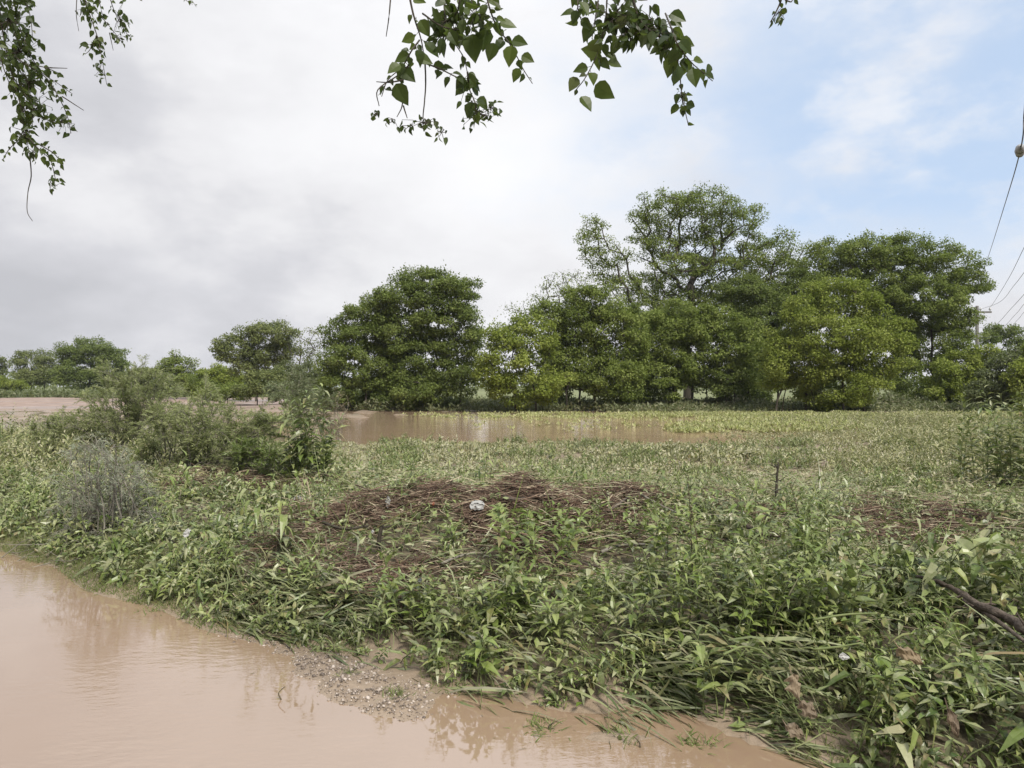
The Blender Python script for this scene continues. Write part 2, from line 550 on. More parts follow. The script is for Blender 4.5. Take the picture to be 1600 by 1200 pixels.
def G(px, py, lift=0.0):
    """ground point seen at a photo pixel (lift = height above the soil)"""
    Y = np.linspace(1.8, 60, 6000)
    X = (px - CX) / F * Y
    Z = CAMH + (HZ - py) / F * Y
    i = np.argmax(Z <= np.maximum(hz(X, Y), 0) + lift)
    return A(X[i], Y[i], max(float(hz(X[i], Y[i])), 0))


def on(X, Y):
    return np.stack([X, Y, np.maximum(hz(X, Y), -.02)], -1)


# ------------------------------------------------------------------ trees
def tree(name, label, Y, lobes, bases, mat, seed, leaf=.17, sp=.85, per=85, group=None, cat='tree', fork=.35, dens=1., wood='bark', thin=1., zbase=None, sprig=.03, yscale=.8, clump=None):
    """lobes: photo-pixel ellipses (px, py, rx, ry[, depth offset]) at depth Y; limbs grow from the bases to every leaf clump"""
    rng = np.random.default_rng(seed)
    C, R = [], []
    for lb in lobes:
        dy = lb[4] if len(lb) > 4 else rng.uniform(-1, 1) * .35 * lb[2] / F * Y
        C.append(P(lb[0], lb[1], Y + dy))
        R.append(A(lb[2] / F * Y, max(lb[2], lb[3]) / F * Y * yscale, lb[3] / F * Y))
    C, R = np.array(C), np.array(R)
    cl = []
    for i in range(len(C)):
        area = 4 * math.pi * (R[i].prod() ** (2 / 3))
        n = max(6, int(area / sp ** 2 * 1.6 * dens))
        d = unit(rng.normal(0, 1, (n, 3)))
        r = rng.uniform(.30, 1., n) ** .55
        p = C[i] + d * r[:, None] * R[i] * rng.uniform(.80, 1.13, (n, 1))
        ok = np.ones(n, bool)
        for j in range(len(C)):
            if j != i:
                ok &= (((p - C[j]) / (R[j] * .62)) ** 2).sum(1) > 1
        cl.append(p[ok])
    cl = np.concatenate(cl)
    # thin out clumps that sit on one another
    keep = []
    for k in rng.permutation(len(cl)):
        if not keep or ((cl[keep] - cl[k]) ** 2).sum(1).min() > (sp * .72) ** 2:
            keep.append(k)
    cl = cl[keep]
    ctr = C.mean(0)
    zmax = cl[:, 2].max()
    b0 = []
    nodes, par, dirs = [], [], []
    for bx in bases:
        x, dy = (bx if isinstance(bx, tuple) else (bx, 0.))
        b = A((x - CX) / F * (Y + dy), Y + dy, 0)
        b[2] = float(hz(b[0], b[1])) - .15 if zbase is None else zbase
        b0.append(b)
        near = cl[np.argsort(np.abs(cl[:, 0] - b[0]) + .3 * np.abs(cl[:, 1] - b[1]))[:max(8, len(cl) // (2 * len(bases)))]]
        top = near.mean(0) * .7 + ctr * .3
        top[2] = b[2] + (np.percentile(near[:, 2], 75) - b[2]) * .8
        m = 7
        pv = -1
        for k in range(m + 1):
            t = k / m
            q = b * (1 - t) + top * t
            q[0] = b[0] + (top[0] - b[0]) * t ** 1.6
            q[1] = b[1] + (top[1] - b[1]) * t ** 1.6
            q[:2] += rng.normal(0, .035, 2) * (top[2] - b[2]) * t
            nodes.append(q)
            par.append(pv)
            pv = len(nodes) - 1
    nodes = list(nodes)
    tops = np.array(nodes)
    order = np.argsort(np.min(np.linalg.norm(cl[:, None] - tops[None], axis=2), axis=1))
    low = min(b[2] for b in b0)
    for k in order:
        p = cl[k]
        N = np.array(nodes)
        dv = p - N
        dist = np.linalg.norm(dv, axis=1)
        pen = dist + np.maximum(N[:, 2] - p[2] + .15 * dist, 0) * 1.2 + np.where(N[:, 2] < low + fork * (zmax - low) * .55, 1.5 + dist * .4, 0)
        j = int(np.argmin(pen))
        d = dist[j]
        ns = max(1, int(d / max(sp * .8, .3)))
        pv = j
        a = N[j]
        up = A(0, 0, 1.) * d * .12 + rng.normal(0, .07, 3) * d
        for s in range(1, ns + 1):
            t = s / ns
            q = a * (1 - t) + p * t + up * (4 * t * (1 - t)) * .8
            nodes.append(q)
            par.append(pv)
            pv = len(nodes) - 1
    N = np.array(nodes)
    par = np.array(par)
    ch = np.zeros(len(N))
    tipw = np.zeros(len(N))
    has = np.zeros(len(N), bool)
    has[par[par >= 0]] = True
    w = np.where(has, 0., 1.)
    for i in range(len(N) - 1, -1, -1):
        if par[i] >= 0:
            w[par[i]] += w[i]
    rad = .016 * sp / .85 * w ** .47 * thin * (1 + .0 * ch)
    e = np.nonzero(par >= 0)[0]
    root = thing(name, b0[0] + A(0, 0, .15), label, cat, group)
    wb = MB()
    tubes(wb, np.stack([N[par[e]], N[e]], 1), np.stack([np.minimum(rad[par[e]], rad[e] * 1.7), rad[e]], 1), 6)
    # small twigs inside each clump
    nt_ = 3
    td = unit(rng.normal(0, 1, (len(cl) * nt_, 3)) + A(0, 0, .35))
    tp = np.repeat(cl, nt_, 0)
    tl = rng.uniform(.5, 1., (len(tp), 1)) * sp * .9
    tubes(wb, np.stack([tp, tp + td * tl * .5 + A(0, 0, .03), tp + td * tl], 1), np.repeat(np.array([[.011, .008, .003]]), len(tp), 0) * sp / .85, 3)
    part(wb, 'trunk', M[wood], root, True)
    # leaves: oblate, drooping clumps
    cr = (clump or .62) * sp
    k = rng.poisson(per * 4.4 * rng.uniform(.45, 1.35, len(cl)))
    idx_ = np.repeat(np.arange(len(cl)), k)
    n = len(idx_)
    d = unit(rng.normal(0, 1, (n, 3)))
    rr = rng.uniform(.15, 1., (n, 1)) ** .5
    sc = rng.uniform(.75, 1.35, (len(cl), 3)) * A(1.15, 1.15, .72)
    p = cl[idx_] + d * rr * cr * sc[idx_]
    outw = unit(cl[idx_] - ctr)
    # a few stray sprays poke past the outline
    st = rng.uniform(0, 1, n) < sprig
    p[st] += (outw[st] + A(0, 0, .35)) * rng.uniform(.1, .6, (st.sum(), 1)) * sp * .7
    nrm = unit(d * .65 + outw * .35 + A(0, 0, .95) + rng.normal(0, .45, (n, 3)))
    dr = unit(rng.normal(0, 1, (n, 3)) + d * .6 + A(0, 0, -.35))
    L = leaf * .94 * rng.uniform(.65, 1.3, n)
    cb = rng.normal(.5, .16, len(cl))
    c = leaf_cols(rng, n, -.5)
    c[:, 0] = np.clip(cb[idx_] + rng.normal(0, .2, n), 0, 1)
    lb_ = MB()
    rhombs(lb_, p, dr, nrm, L, L * rng.uniform(.48, .72, n), c, .15)
    part(lb_, 'crown', M[mat], root)
    return root


GT = 'trees along the far side of the flooded field'
tree('broadleaf_tree', 'dark green bushy tree at the left end of the grove, leaning left over the water', 50,
     [(545, 560, 45, 55), (578, 505, 48, 42), (530, 605, 32, 28), (590, 575, 40, 50), (600, 470, 28, 18), (520, 520, 18, 18), (560, 610, 40, 22)], [572, 548], 'tree_dark', 1, group=GT, per=80)
tree('broadleaf_tree', 'tall rounded dark tree beside the gap, second from the left end of the grove', 51,
     [(640, 480, 52, 50), (690, 465, 48, 38), (655, 560, 66, 55), (715, 510, 36, 45), (662, 446, 48, 24), (728, 455, 22, 20), (620, 520, 40, 50), (715, 590, 32, 40), (640, 610, 60, 24), (738, 560, 12, 40)], [678, 628, 720], 'tree_dark', 2, group=GT, per=78)
tree('broadleaf_tree', 'low yellow-green tree just right of the gap in the grove', 47,
     [(790, 560, 42, 45), (768, 590, 28, 35), (830, 535, 42, 42), (845, 600, 48, 28), (775, 530, 20, 20), (800, 610, 42, 20)], [806, 838], 'tree_bright', 3, group=GT, per=75)
tree('broadleaf_tree', 'mid green tree with bare dead twigs rising above its top', 50,
     [(900, 505, 55, 42), (948, 515, 48, 45), (900, 570, 66, 48), (960, 590, 46, 38), (860, 490, 24, 22), (915, 465, 38, 20), (985, 545, 30, 40)], [(905, 1.), (930, .3), (958, 1.2), (885, 0.)], 'tree_mid', 4, group=GT, per=75)
tree('dead_tree', 'half dead tree of bare twigs poking up behind the mid green tree', 55,
     [(872, 448, 34, 22), (900, 440, 28, 18), (835, 480, 34, 22), (808, 490, 20, 14), (880, 480, 40, 25)], [875], 'tree_mid', 5, group=GT, per=9, leaf=.15, sp=.8, thin=1.3)
tree('pecan_tree', 'tallest tree of the grove, spreading crown with gaps and dark limbs showing', 61,
     [(1040, 330, 52, 32), (1100, 318, 55, 28), (1150, 345, 52, 30), (1205, 385, 42, 26), (1240, 405, 25, 20), (1030, 380, 48, 28), (1095, 385, 52, 32), (1165, 400, 40, 22), (925, 352, 22, 20), (928, 388, 26, 22), (960, 400, 26, 20), (945, 422, 26, 20), (968, 448, 28, 20), (975, 440, 30, 18), (1030, 440, 46, 22), (1140, 450, 62, 24), (1210, 450, 40, 22), (1000, 345, 22, 16), (1075, 470, 60, 30), (1130, 500, 80, 34), (1000, 480, 40, 30), (1180, 480, 60, 34), (1060, 415, 55, 24), (1130, 425, 60, 24), (1190, 420, 50, 24), (1230, 440, 40, 30), (1040, 505, 60, 36)],
     [1075], 'tree_mid', 6, group=GT, per=38, sp=.95, fork=.5, leaf=.18, dens=.8, thin=2.1, sprig=.04)
tree('broadleaf_tree', 'green tree standing in front of the tallest tree, below its crown', 52,
     [(1020, 540, 50, 40), (1078, 505, 62, 35), (1085, 570, 55, 42), (1030, 592, 45, 32), (1140, 535, 46, 45), (1150, 590, 42, 34), (1000, 500, 30, 22)], [(1052, 0), (1105, 1.), (1130, .4), (1010, .8), (1082, 1.6)], 'tree_mid', 7, group=GT, per=78)
tree('broadleaf_tree', 'shaded dark tree between the tallest tree and the bright round tree', 57,
     [(1200, 495, 46, 46), (1212, 560, 40, 46), (1180, 590, 36, 40), (1240, 470, 40, 38), (1225, 520, 40, 40), (1190, 545, 40, 40), (1255, 450, 30, 30), (1160, 460, 36, 36)], [1168, 1190, (1215, 1.)], 'tree_dark', 8, group=GT, per=80)
tree('broadleaf_tree', 'bright green round tree with foliage down to the ground, right of the tallest tree', 46,
     [(1310, 468, 50, 36), (1298, 530, 72, 52), (1250, 560, 42, 46), (1362, 555, 48, 56), (1310, 600, 78, 36), (1213, 578, 20, 40), (1390, 520, 30, 40), (1345, 480, 36, 34), (1260, 500, 34, 34), (1215, 535, 16, 22)], [1318, (1222, .5), (1350, 1.), (1212, .2), (1258, .8)], 'tree_bright', 9, group=GT, per=80, leaf=.16)
tree('pecan_tree', 'wide tall tree behind the bright round tree, its crown reaching toward the power pole', 58,
     [(1300, 400, 42, 28), (1345, 395, 45, 28), (1415, 402, 55, 34), (1478, 415, 48, 32), (1512, 440, 34, 26), (1440, 465, 65, 42), (1488, 490, 36, 36), (1448, 540, 56, 46), (1432, 592, 45, 40), (1390, 440, 60, 45), (1270, 425, 32, 20), (1490, 530, 22, 28), (1340, 440, 50, 34), (1300, 450, 40, 34), (1400, 500, 50, 50)], [1462, (1440, 1.), (1400, 1.)], 'tree_mid', 10, group=GT, per=78, sp=.95, leaf=.18)
tree('small_tree', 'slender young tree with thin trunks under the bare twig tree', 51.5,
     [(868, 598, 26, 24), (880, 580, 22, 20)], [866, 874, 890], 'tree_dark', 11, group=GT, per=60, sp=.75)
tree('small_tree', 'slender young tree under the left edge of the tallest tree', 53.5,
     [(985, 595, 28, 22), (1000, 580, 24, 20)], [978, 990, 1003], 'tree_dark', 12, group=GT, per=60, sp=.75)
tree('small_tree', 'young tree with bare lower stems, under the shaded dark tree', 50.5,
     [(1128, 598, 24, 24), (1150, 585, 26, 22)], [1120, 1136, 1150], 'tree_dark', 13, group=GT, per=60, sp=.75)
# far left and middle distance
GF = 'distant trees beyond the muddy field'
tree('distant_tree', 'distant round dark tree, the largest at the left edge of the mud field', 122,
     [(135, 552, 42, 24), (120, 578, 36, 26), (172, 565, 24, 32), (108, 560, 20, 24), (155, 585, 30, 20)], [140, 168], 'tree_dark', 14, leaf=.3, sp=1.5, per=75, group=GF, cat='tree')
tree('distant_tree', 'distant tree with a visible trunk, left of the largest far tree', 128,
     [(45, 568, 24, 20), (72, 575, 22, 24), (60, 588, 30, 14)], [48, 70], 'tree_far', 15, leaf=.3, sp=1.4, per=75, group=GF)
tree('distant_tree', 'distant tree cut by the left border of the view', 128,
     [(-6, 568, 18, 22), (-14, 585, 22, 22)], [-8], 'tree_far', 16, leaf=.3, sp=1.4, per=75, group=GF)
tree('distant_bush', 'distant yellow-green bush at the left border below the far trees', 112, [(22, 600, 22, 8), (8, 598, 16, 10)], [20], 'tree_bright', 17, leaf=.22, sp=1.0, per=70, group=GF, cat='bush')
tree('distant_tree', 'distant small tree with open top, behind the feathery shrubs', 95,
     [(275, 568, 22, 15), (262, 580, 18, 14), (285, 588, 26, 16), (295, 572, 12, 10)], [276], 'tree_mid', 18, leaf=.24, sp=1.1, per=60, group=GF)
tree('distant_bush', 'rounded light green bush left of the grey-green tree', 88, [(345, 590, 36, 18), (330, 598, 26, 14), (362, 598, 24, 14)], [345], 'tree_bright', 19, leaf=.22, sp=1.0, per=75, group=GF, cat='bush')
tree('distant_tree', 'distant grey-green tree with a domed leafy crown', 80,
     [(365, 545, 28, 26), (385, 530, 26, 18), (425, 522, 38, 20), (400, 560, 45, 26), (440, 545, 26, 24)], [400, 420], 'tree_far', 20, leaf=.24, sp=1.1, per=55, group=GF, thin=1.2)
tree('sparse_tree', 'sparse twiggy tree with thin upright branches, left of the dark leaning tree', 78,
     [(465, 535, 18, 20), (488, 530, 16, 18), (475, 560, 28, 22), (448, 520, 18, 14)], [470, 485], 'tree_far', 21, leaf=.2, sp=1.0, per=14, group=GF, thin=1.5)
tree('distant_bush', 'grey-green bush with a bent bare limb, left across the pond', 62, [(412, 595, 32, 18), (392, 606, 26, 12), (425, 588, 22, 14)], [402], 'tree_far', 22, leaf=.16, sp=.75, per=75, group=GF, cat='bush')
tree('distant_bush', 'dull green bush beneath the sparse twiggy tree', 66, [(478, 595, 26, 26), (455, 580, 22, 18), (498, 600, 18, 22)], [480], 'tree_olive', 23, leaf=.16, sp=.8, per=75, group=GF, cat='bush')
tree('distant_bush', 'low light green thicket just behind the largest feathery shrub', 84, [(200, 592, 22, 13), (226, 590, 24, 16), (246, 598, 22, 11)], [222], 'tree_olive', 31, leaf=.2, sp=.95, per=70, group=GF, cat='bush')
tree('distant_bush', 'low green thicket between the open topped small tree and the rounded light green bush', 86, [(308, 600, 22, 12), (320, 606, 24, 10)], [312], 'tree_mid', 32, leaf=.2, sp=.95, per=70, group=GF, cat='bush')
tree('distant_bush', 'low pale thicket on the far pond bank below the sparse twiggy tree', 60, [(446, 612, 30, 13), (480, 618, 28, 12), (505, 622, 20, 10)], [470], 'tree_pale', 33, leaf=.16, sp=.75, per=70, group=GF, cat='bush')
tree('distant_bush', 'low green thicket on the far pond bank left of the grey-green bush', 64, [(352, 612, 28, 11), (378, 614, 24, 10), (330, 614, 20, 9)], [356], 'tree_mid', 34, leaf=.16, sp=.8, per=70, group=GF, cat='bush')
# right end
GR = 'bushes at the right end of the field'
tree('bush', 'tall green bush right behind the power pole foot', 52, [(1480, 600, 34, 34), (1510, 575, 30, 28), (1500, 610, 36, 26), (1535, 560, 22, 20)], [1495], 'tree_bright', 24, sp=.8, per=85, group=GR, cat='bush')
tree('bush', 'olive bush at the right border of the field', 46, [(1572, 585, 34, 36), (1545, 605, 28, 28), (1600, 570, 34, 28), (1580, 615, 40, 22)], [1572], 'tree_olive', 25, sp=.75, per=85, group=GR, cat='bush')
tree('bush', 'yellow-green bush mostly beyond the right border', 44, [(1640, 575, 40, 44), (1610, 600, 30, 34)], [1640], 'tree_bright', 26, sp=.75, per=85, group=GR, cat='bush')
tree('distant_tree', 'small dark tree with flat crown seen beside the power pole', 86, [(1565, 518, 24, 12), (1548, 530, 18, 10), (1580, 532, 14, 12), (1605, 535, 16, 12)], [1562], 'tree_dark', 27, leaf=.24, sp=1.0, per=60, group=GR)

# a far wood on the horizon (one mass)
rng = np.random.default_rng(77)
mb = MB()
n = 26000
az = rng.uniform(-.85, .85, n)
Yv = rng.uniform(230, 300, n)
Xv = az * Yv
hh = 5.2 + 2.2 * wav(Xv, Yv * .2, 22, 4) + 1.0 * wav(Xv, Yv, 6, 6)
Zv = rng.uniform(0, 1, n) ** .7 * np.maximum(hh, 2) + .2
rhombs(mb, np.stack([Xv, Yv, Zv], 1), rng.normal(0, 1, (n, 3)), rng.normal(0, 1, (n, 3)) + A(0, -.4, .8), rng.uniform(.7, 1.5, n), rng.uniform(.5, .9, n), leaf_cols(rng, n, -.5))
tag(mb.build('distant_woods', M['tree_far']), 'far hazy tree line along the horizon', kind='stuff')

# ------------------------------------------------------------------ ground cover
def weeds(lb, sb, rng, pos, H, lean, lam, nleaf, L, W, mud=.2, droop=.45, wide=.33, t0=.15, fine=True, lo=0., hi=1., up=.25, srad=.0035, shrink=.55):
    """plants with a bent stem and leaves spiralling up it; lean (n,2) direction, lam (n,) how far it lies over"""
    n = len(pos)
    ld = np.concatenate([unit(lean), np.zeros((n, 1))], 1)
    H, lam = H[:, None], lam[:, None]
    p1 = pos + A(0, 0, 1.) * H * (.55 - .35 * lam) + ld * H * .25 * lam
    p2 = pos + A(0, 0, 1.) * H * (1 - .85 * lam) + ld * H * (.15 + .85 * lam)

    def bez(t):
        return pos[:, None] * (1 - t) ** 2 + p1[:, None] * 2 * t * (1 - t) + p2[:, None] * t ** 2

    ts = np.linspace(0, 1, 5)[None, :, None]
    if sb is not None:
        tubes(sb, bez(ts), np.repeat(np.linspace(1, .4, 5)[None] * srad, n, 0) * (.6 + H / H.mean() * .4), 3)
    t = (t0 + (1 - t0) * (np.arange(nleaf) + rng.uniform(-.4, .4, (n, nleaf))) / (nleaf - .3)).clip(0, 1)[..., None]
    q = bez(t)
    T = unit(2 * (1 - t) * (p1 - pos)[:, None] + 2 * t * (p2 - p1)[:, None])
    ph = np.arange(nleaf) * 2.4 + rng.uniform(0, 6.28, (n, 1)) + rng.normal(0, .3, (n, nleaf))
    U = unit(np.cross(T, A(.3, .2, 1.)))
    V = np.cross(T, U)
    rad = U * np.cos(ph)[..., None] + V * np.sin(ph)[..., None]
    D = unit(rad + T * .55 + A(0, 0, up) + rng.normal(0, .18, rad.shape))
    Nn = unit(T * .6 + A(0, 0, .8) - rad * .1 + rng.normal(0, .3, rad.shape))
    sc = (1 - shrink * t[..., 0] ** 1.6) * rng.uniform(.6, 1.2, (n, nleaf)) * (H / H.mean()) ** .5
    c = leaf_cols(rng, n * nleaf, mud, lo, hi)
    tone = rng.normal(0, .17, n)
    c[:, 0] = np.clip(c[:, 0] * .85 + .05 + np.repeat(tone, nleaf) + .18 * (t[..., 0].ravel() - .5), 0, 1)
    pale = rng.uniform(0, 1, n * nleaf) < .05 + .5 * mud
    c[pale, 1] = rng.uniform(.5, 1, pale.sum())
    Ls = (L * sc).ravel()
    fn = leaf8 if fine else rhombs
    kw = dict(droop=rng.uniform(.1, droop * 2, n * nleaf), wide=wide) if fine else {}
    fn(lb, (q + rad * .004).reshape(-1, 3), D.reshape(-1, 3), Nn.reshape(-1, 3), Ls, Ls * W / L, c, **kw)


def scatter(rng, n, x0, x1, y0, y1, mask=None):
    X, Y = rng.uniform(x0, x1, n), rng.uniform(y0, y1, n)
    if mask is not None:
        k = rng.uniform(0, 1, n) < mask(X, Y)
        X, Y = X[k], Y[k]
    return X, Y


def shore(X, Y):
    return sdist(X, Y) + .10 * wav(X, Y, .9, 3)


def strip(rng, n, x0, x1, o0, o1, mask):
    X = rng.uniform(x0, x1, n)
    Y = np.interp(X, EX, EY) + rng.uniform(o0, o1, n)
    k = rng.uniform(0, 1, n) < mask(X, Y)
    return X[k], Y[k]


def swept(X, Y):
    return smooth(-.02, .30, wav(X, Y, 1.0, 81) + .18 * smooth(.9, 2, X)) * (1 - smooth(.22, .5, sdist(X, Y) - .4 * smooth(1., 2.5, X))) * smooth(-2.4, -1.9, X)


def debris_mask(X, Y):
    a = 1.15 * np.exp(-((((X + .45) / 1.5) ** 2 + ((Y - 6.4) / 1.3) ** 2) ** 2)) + np.exp(-((((X - 1.5) / 1.15) ** 2 + ((Y - 7.3) / .75) ** 2) ** 2))
    a = a + .65 * np.exp(-((((X - 3.65) / .8) ** 2 + ((Y - 6.6) / .8) ** 2) ** 2)) + .8 * np.exp(-((((X + 3.2) / 1.0) ** 2 + ((Y - 8.9) / .5) ** 2) ** 2))
    a = a + .8 * np.exp(-((((X - 4.6) / .9) ** 2 + ((Y - 8.2) / .35) ** 2) ** 2))
    return np.clip(a * (.86 + 1.0 * wav(X, Y, .8, 61) + .45 * wav(X, Y, .3, 62)), 0, 1)


def view(X, Y, m=1.6):
    return np.abs(X) < .74 * Y + m


# 1. broad leaved and lance leaved weeds flattened on the bank
rng = np.random.default_rng(101)
lb, sb = MB(), MB()
X, Y = scatter(rng, 16500, -10, 8, 1.6, 11, lambda X, Y: (smooth(-.05, .04, shore(X, Y) - .10 * smooth(-2.5, -3.2, X)) * (1 - .90 * debris_mask(X, Y)) * view(X, Y) * (1 - .45 * smooth(8, 10, Y)) * np.maximum(.10 + .90 * smooth(-.45, .1, wav(X, Y, .6, 71)), .9 - smooth(.2, .5, sdist(X, Y))) * (1 - .6 * swept(X, Y))))
n = len(X)
kind = wav(X, Y, 1.1, 72) + rng.normal(0, .45, n)
flow = np.stack([.75 + .35 * wav(X, Y, 1.5, 73) + rng.normal(0, .35, n), -.55 + .35 * wav(X, Y, 1.5, 74) + rng.normal(0, .35, n)], 1)
lam = np.clip(rng.normal(.55, .25, n), .05, 1)
hump = (1 + .38 * wav(X, Y, .75, 76)).clip(.45, 1.6)
H = rng.uniform(.22, .5, n) * hump * (1 - .25 * smooth(8, 11, Y)) * (1 - .5 * np.exp(-(((X + .3) / 1.7) ** 2 + ((Y - 5.6) / 1.1) ** 2) ** 2)) * (1 + .35 * smooth(.6, 1.6, X) * (1 - smooth(5.2, 6.2, Y))) * (1 - .65 * np.exp(-(((X - 3.5) / 1.2) ** 2 + ((Y - 5.7) / 1.0) ** 2) ** 2))
pos = on(X, Y) - A(0, 0, .02)
mudf = np.clip(.12 + .2 * wav(X, Y, 1.3, 75), 0, .5)
k = kind > .28
weeds(lb, sb, rng, pos[k], H[k] * 1.02, flow[k], lam[k], 11, .094, .045, .07, .75, up=-.12)
k = (kind <= .28) & (kind > -.5)
weeds(lb, sb, rng, pos[k], H[k], flow[k], lam[k], 17, .085, .026, .03, .7, up=-.1)
k = kind <= -.5
weeds(lb, sb, rng, pos[k], H[k] * .9, flow[k], lam[k], 20, .055, .026, .06, .6, up=0.)
k = (X > .3) & (Y < 5.5) & (rng.uniform(0, 1, n) < .20)
weeds(lb, sb, rng, pos[k], H[k] * 1.1, flow[k], lam[k] * .9, 9, .125, .055, .16, .8, up=-.15)
tag(lb.build('bank_weeds', M['weed']), 'flattened muddy broad leaved weeds covering the roadside bank', kind='stuff')
tag(sb.build('weed_stalks', M['stem'], smooth_shade=True), 'bent green stalks of the flattened weeds on the bank', kind='stuff')

# 2. leaf litter under them
lb = MB()
X, Y = scatter(rng, 80000, -10, 8, 1.6, 12, lambda X, Y: smooth(0, .25, sdist(X, Y)) * (1 - .76 * debris_mask(X, Y)) * view(X, Y))
n = len(X)
p = on(X, Y) + rng.uniform(.0, .16, (n, 1)) * A(0, 0, 1.)
L = rng.uniform(.04, .1, n)
rhombs(lb, p, rng.normal(0, 1, (n, 3)) * A(1, 1, .45), rng.normal(0, .4, (n, 3)) + A(0, 0, 1.), L, L * rng.uniform(.3, .55, n), leaf_cols(rng, n, .3, 0, .9))
tag(lb.build('leaf_litter', M['weed']), 'matted wet leaves under the weeds on the bank', kind='stuff')

# 3. long grass combed flat along the water's edge
lb = MB()
X, Y = strip(rng, 34000, -2.4, 4.2, -.06, 1.6, lambda X, Y: view(X, Y) * (1 - debris_mask(X, Y)) * (.05 * (1 - smooth(.5, 1.2, sdist(X, Y))) + .9 * swept(X, Y)))
n = len(X)
p = on(X, Y) + A(0, 0, 1.) * (rng.uniform(.02, .22, (n, 1)) * smooth(.0, .5, sdist(X, Y))[:, None])
D = np.stack([.8 + .35 * wav(X, Y, .6, 82) + rng.normal(0, .13, n), -.62 + .35 * wav(X, Y, .6, 83) + rng.normal(0, .22, n), rng.normal(.22, .16, n)], 1)
blades(lb, p, D, rng.normal(0, .45, (n, 3)) + A(0, 0, 1.), rng.uniform(.15, .52, n), rng.gamma(5., .0028, n).clip(.005, .026), np.where((rng.uniform(0, 1, n) < .16)[:, None] & np.array([[False, True, False]]), rng.uniform(.5, 1, (n, 1)), leaf_cols(rng, n, .02)), rng.uniform(.3, .85, n), 4, 0)
tag(lb.build('flattened_grass', M['reed']), 'long grass combed flat by floodwater along the edge of the road', kind='stuff')

# thin grass blades and stalks through the weeds
lb = MB()
X, Y = scatter(rng, 15000, -9, 8, 2, 11, lambda X, Y: view(X, Y) * smooth(.2, .6, sdist(X, Y)) * (1 - .6 * debris_mask(X, Y)) * smooth(-.4, .6, wav(X, Y, 1.2, 91)))
n = len(X)
D = np.stack([.5 + rng.normal(0, .6, n), -.2 + rng.normal(0, .6, n), rng.uniform(.2, 1.2, n)], 1)
blades(lb, on(X, Y) + A(0, 0, .05), D, rng.normal(0, .4, (n, 3)) + A(0, 0, 1.), rng.uniform(.25, .6, n), rng.uniform(.004, .010, n), leaf_cols(rng, n, .1, .3, 1), rng.uniform(.3, .9, n), 5)
tag(lb.build('weed_grass', M['weed_fresh']), 'thin bent grass blades growing through the weeds', kind='stuff')

# 4. short turf at the water's edge on the left, and drowned tufts along the edge
lb = MB()
X, Y = strip(rng, 110000, -8.5, 3, -.4, .85, lambda X, Y: view(X, Y) * smooth(-.07, .0, shore(X, Y) + .03 * wav(X, Y, .3, 14)) * (1 - smooth(.3, .6, sdist(X, Y))) * (smooth(-1.9, -2.5, X) + .55 * smooth(-.3, .4, wav(X, Y, .45, 15))).clip(0, 1))
n = len(X)
D = np.stack([rng.normal(.2, .6, n), rng.normal(-.2, .6, n), rng.uniform(.5, 1.3, n)], 1)
blades(lb, on(X, Y) - A(0, 0, .005), D, rng.normal(0, .5, (n, 3)) + A(0, -.5, .6), rng.uniform(.03, .085, n), rng.uniform(.003, .006, n), leaf_cols(rng, n, .12), rng.uniform(.2, .7, n), 2)
tag(lb.build('short_grass', M['turf']), 'short green grass fringing the floodwater', kind='stuff')

# 5. flood debris: thatch of broken stems over a low mound
mb = MB()
X, Y = scatter(rng, 170000, -5, 6.2, 4.8, 10, lambda X, Y: debris_mask(X, Y) ** 1.2)
n = len(X)
th = rng.normal(.1, 1.1, n) + wav(X, Y, .8, 17) * 1.2
D = np.stack([np.cos(th), np.sin(th), rng.normal(0, .16, n)], 1)
Lh = rng.gamma(1.6, .032, n) + .018
b = on(X, Y) + A(0, 0, 1.) * rng.uniform(-.01, .13, (n, 1)) * (1 + .7 * wav(X, Y, .45, 18))[:, None]
bend = rng.normal(0, .12, (n, 3))
r_ = rng.gamma(2.2, .0008, n) + .0011
c = leaf_cols(rng, n, 0)
pts = np.stack([b - D * Lh[:, None], b + bend * Lh[:, None], b + D * Lh[:, None]], 1)
tubes(mb, pts, np.stack([r_, r_, r_ * .7], 1), 3, c)
tag(mb.build('flood_debris', M['mulch']), 'reddish brown heap of broken stems and bark left by the flood', kind='stuff')

# straw combed flat on the right and scattered over the bank
lb = MB()
X, Y = scatter(rng, 42000, -7, 9, 2.5, 13, lambda X, Y: view(X, Y) * smooth(.5, 1, sdist(X, Y)) * (.26 + .9 * np.exp(-(((X - 4.9) / 2.2) ** 2 + ((Y - 9.2) / 1.3) ** 2)) + .35 * np.exp(-(((X - .5) / 3) ** 2 + ((Y - 8.6) / .7) ** 2))).clip(0, 1))
n = len(X)
D = np.stack([1 + rng.normal(0, .3, n), rng.normal(-.2, .45, n), rng.normal(.04, .16, n)], 1)
blades(lb, on(X, Y) + A(0, 0, 1.) * rng.uniform(.02, .22, (n, 1)), D, rng.normal(0, .3, (n, 3)) + A(0, 0, 1.), rng.uniform(.15, .5, n), rng.uniform(.004, .009, n), leaf_cols(rng, n, 0), rng.uniform(0, .3, n), 2)
tag(lb.build('straw_litter', M['straw']), 'dry straw combed flat among the weeds', kind='stuff')

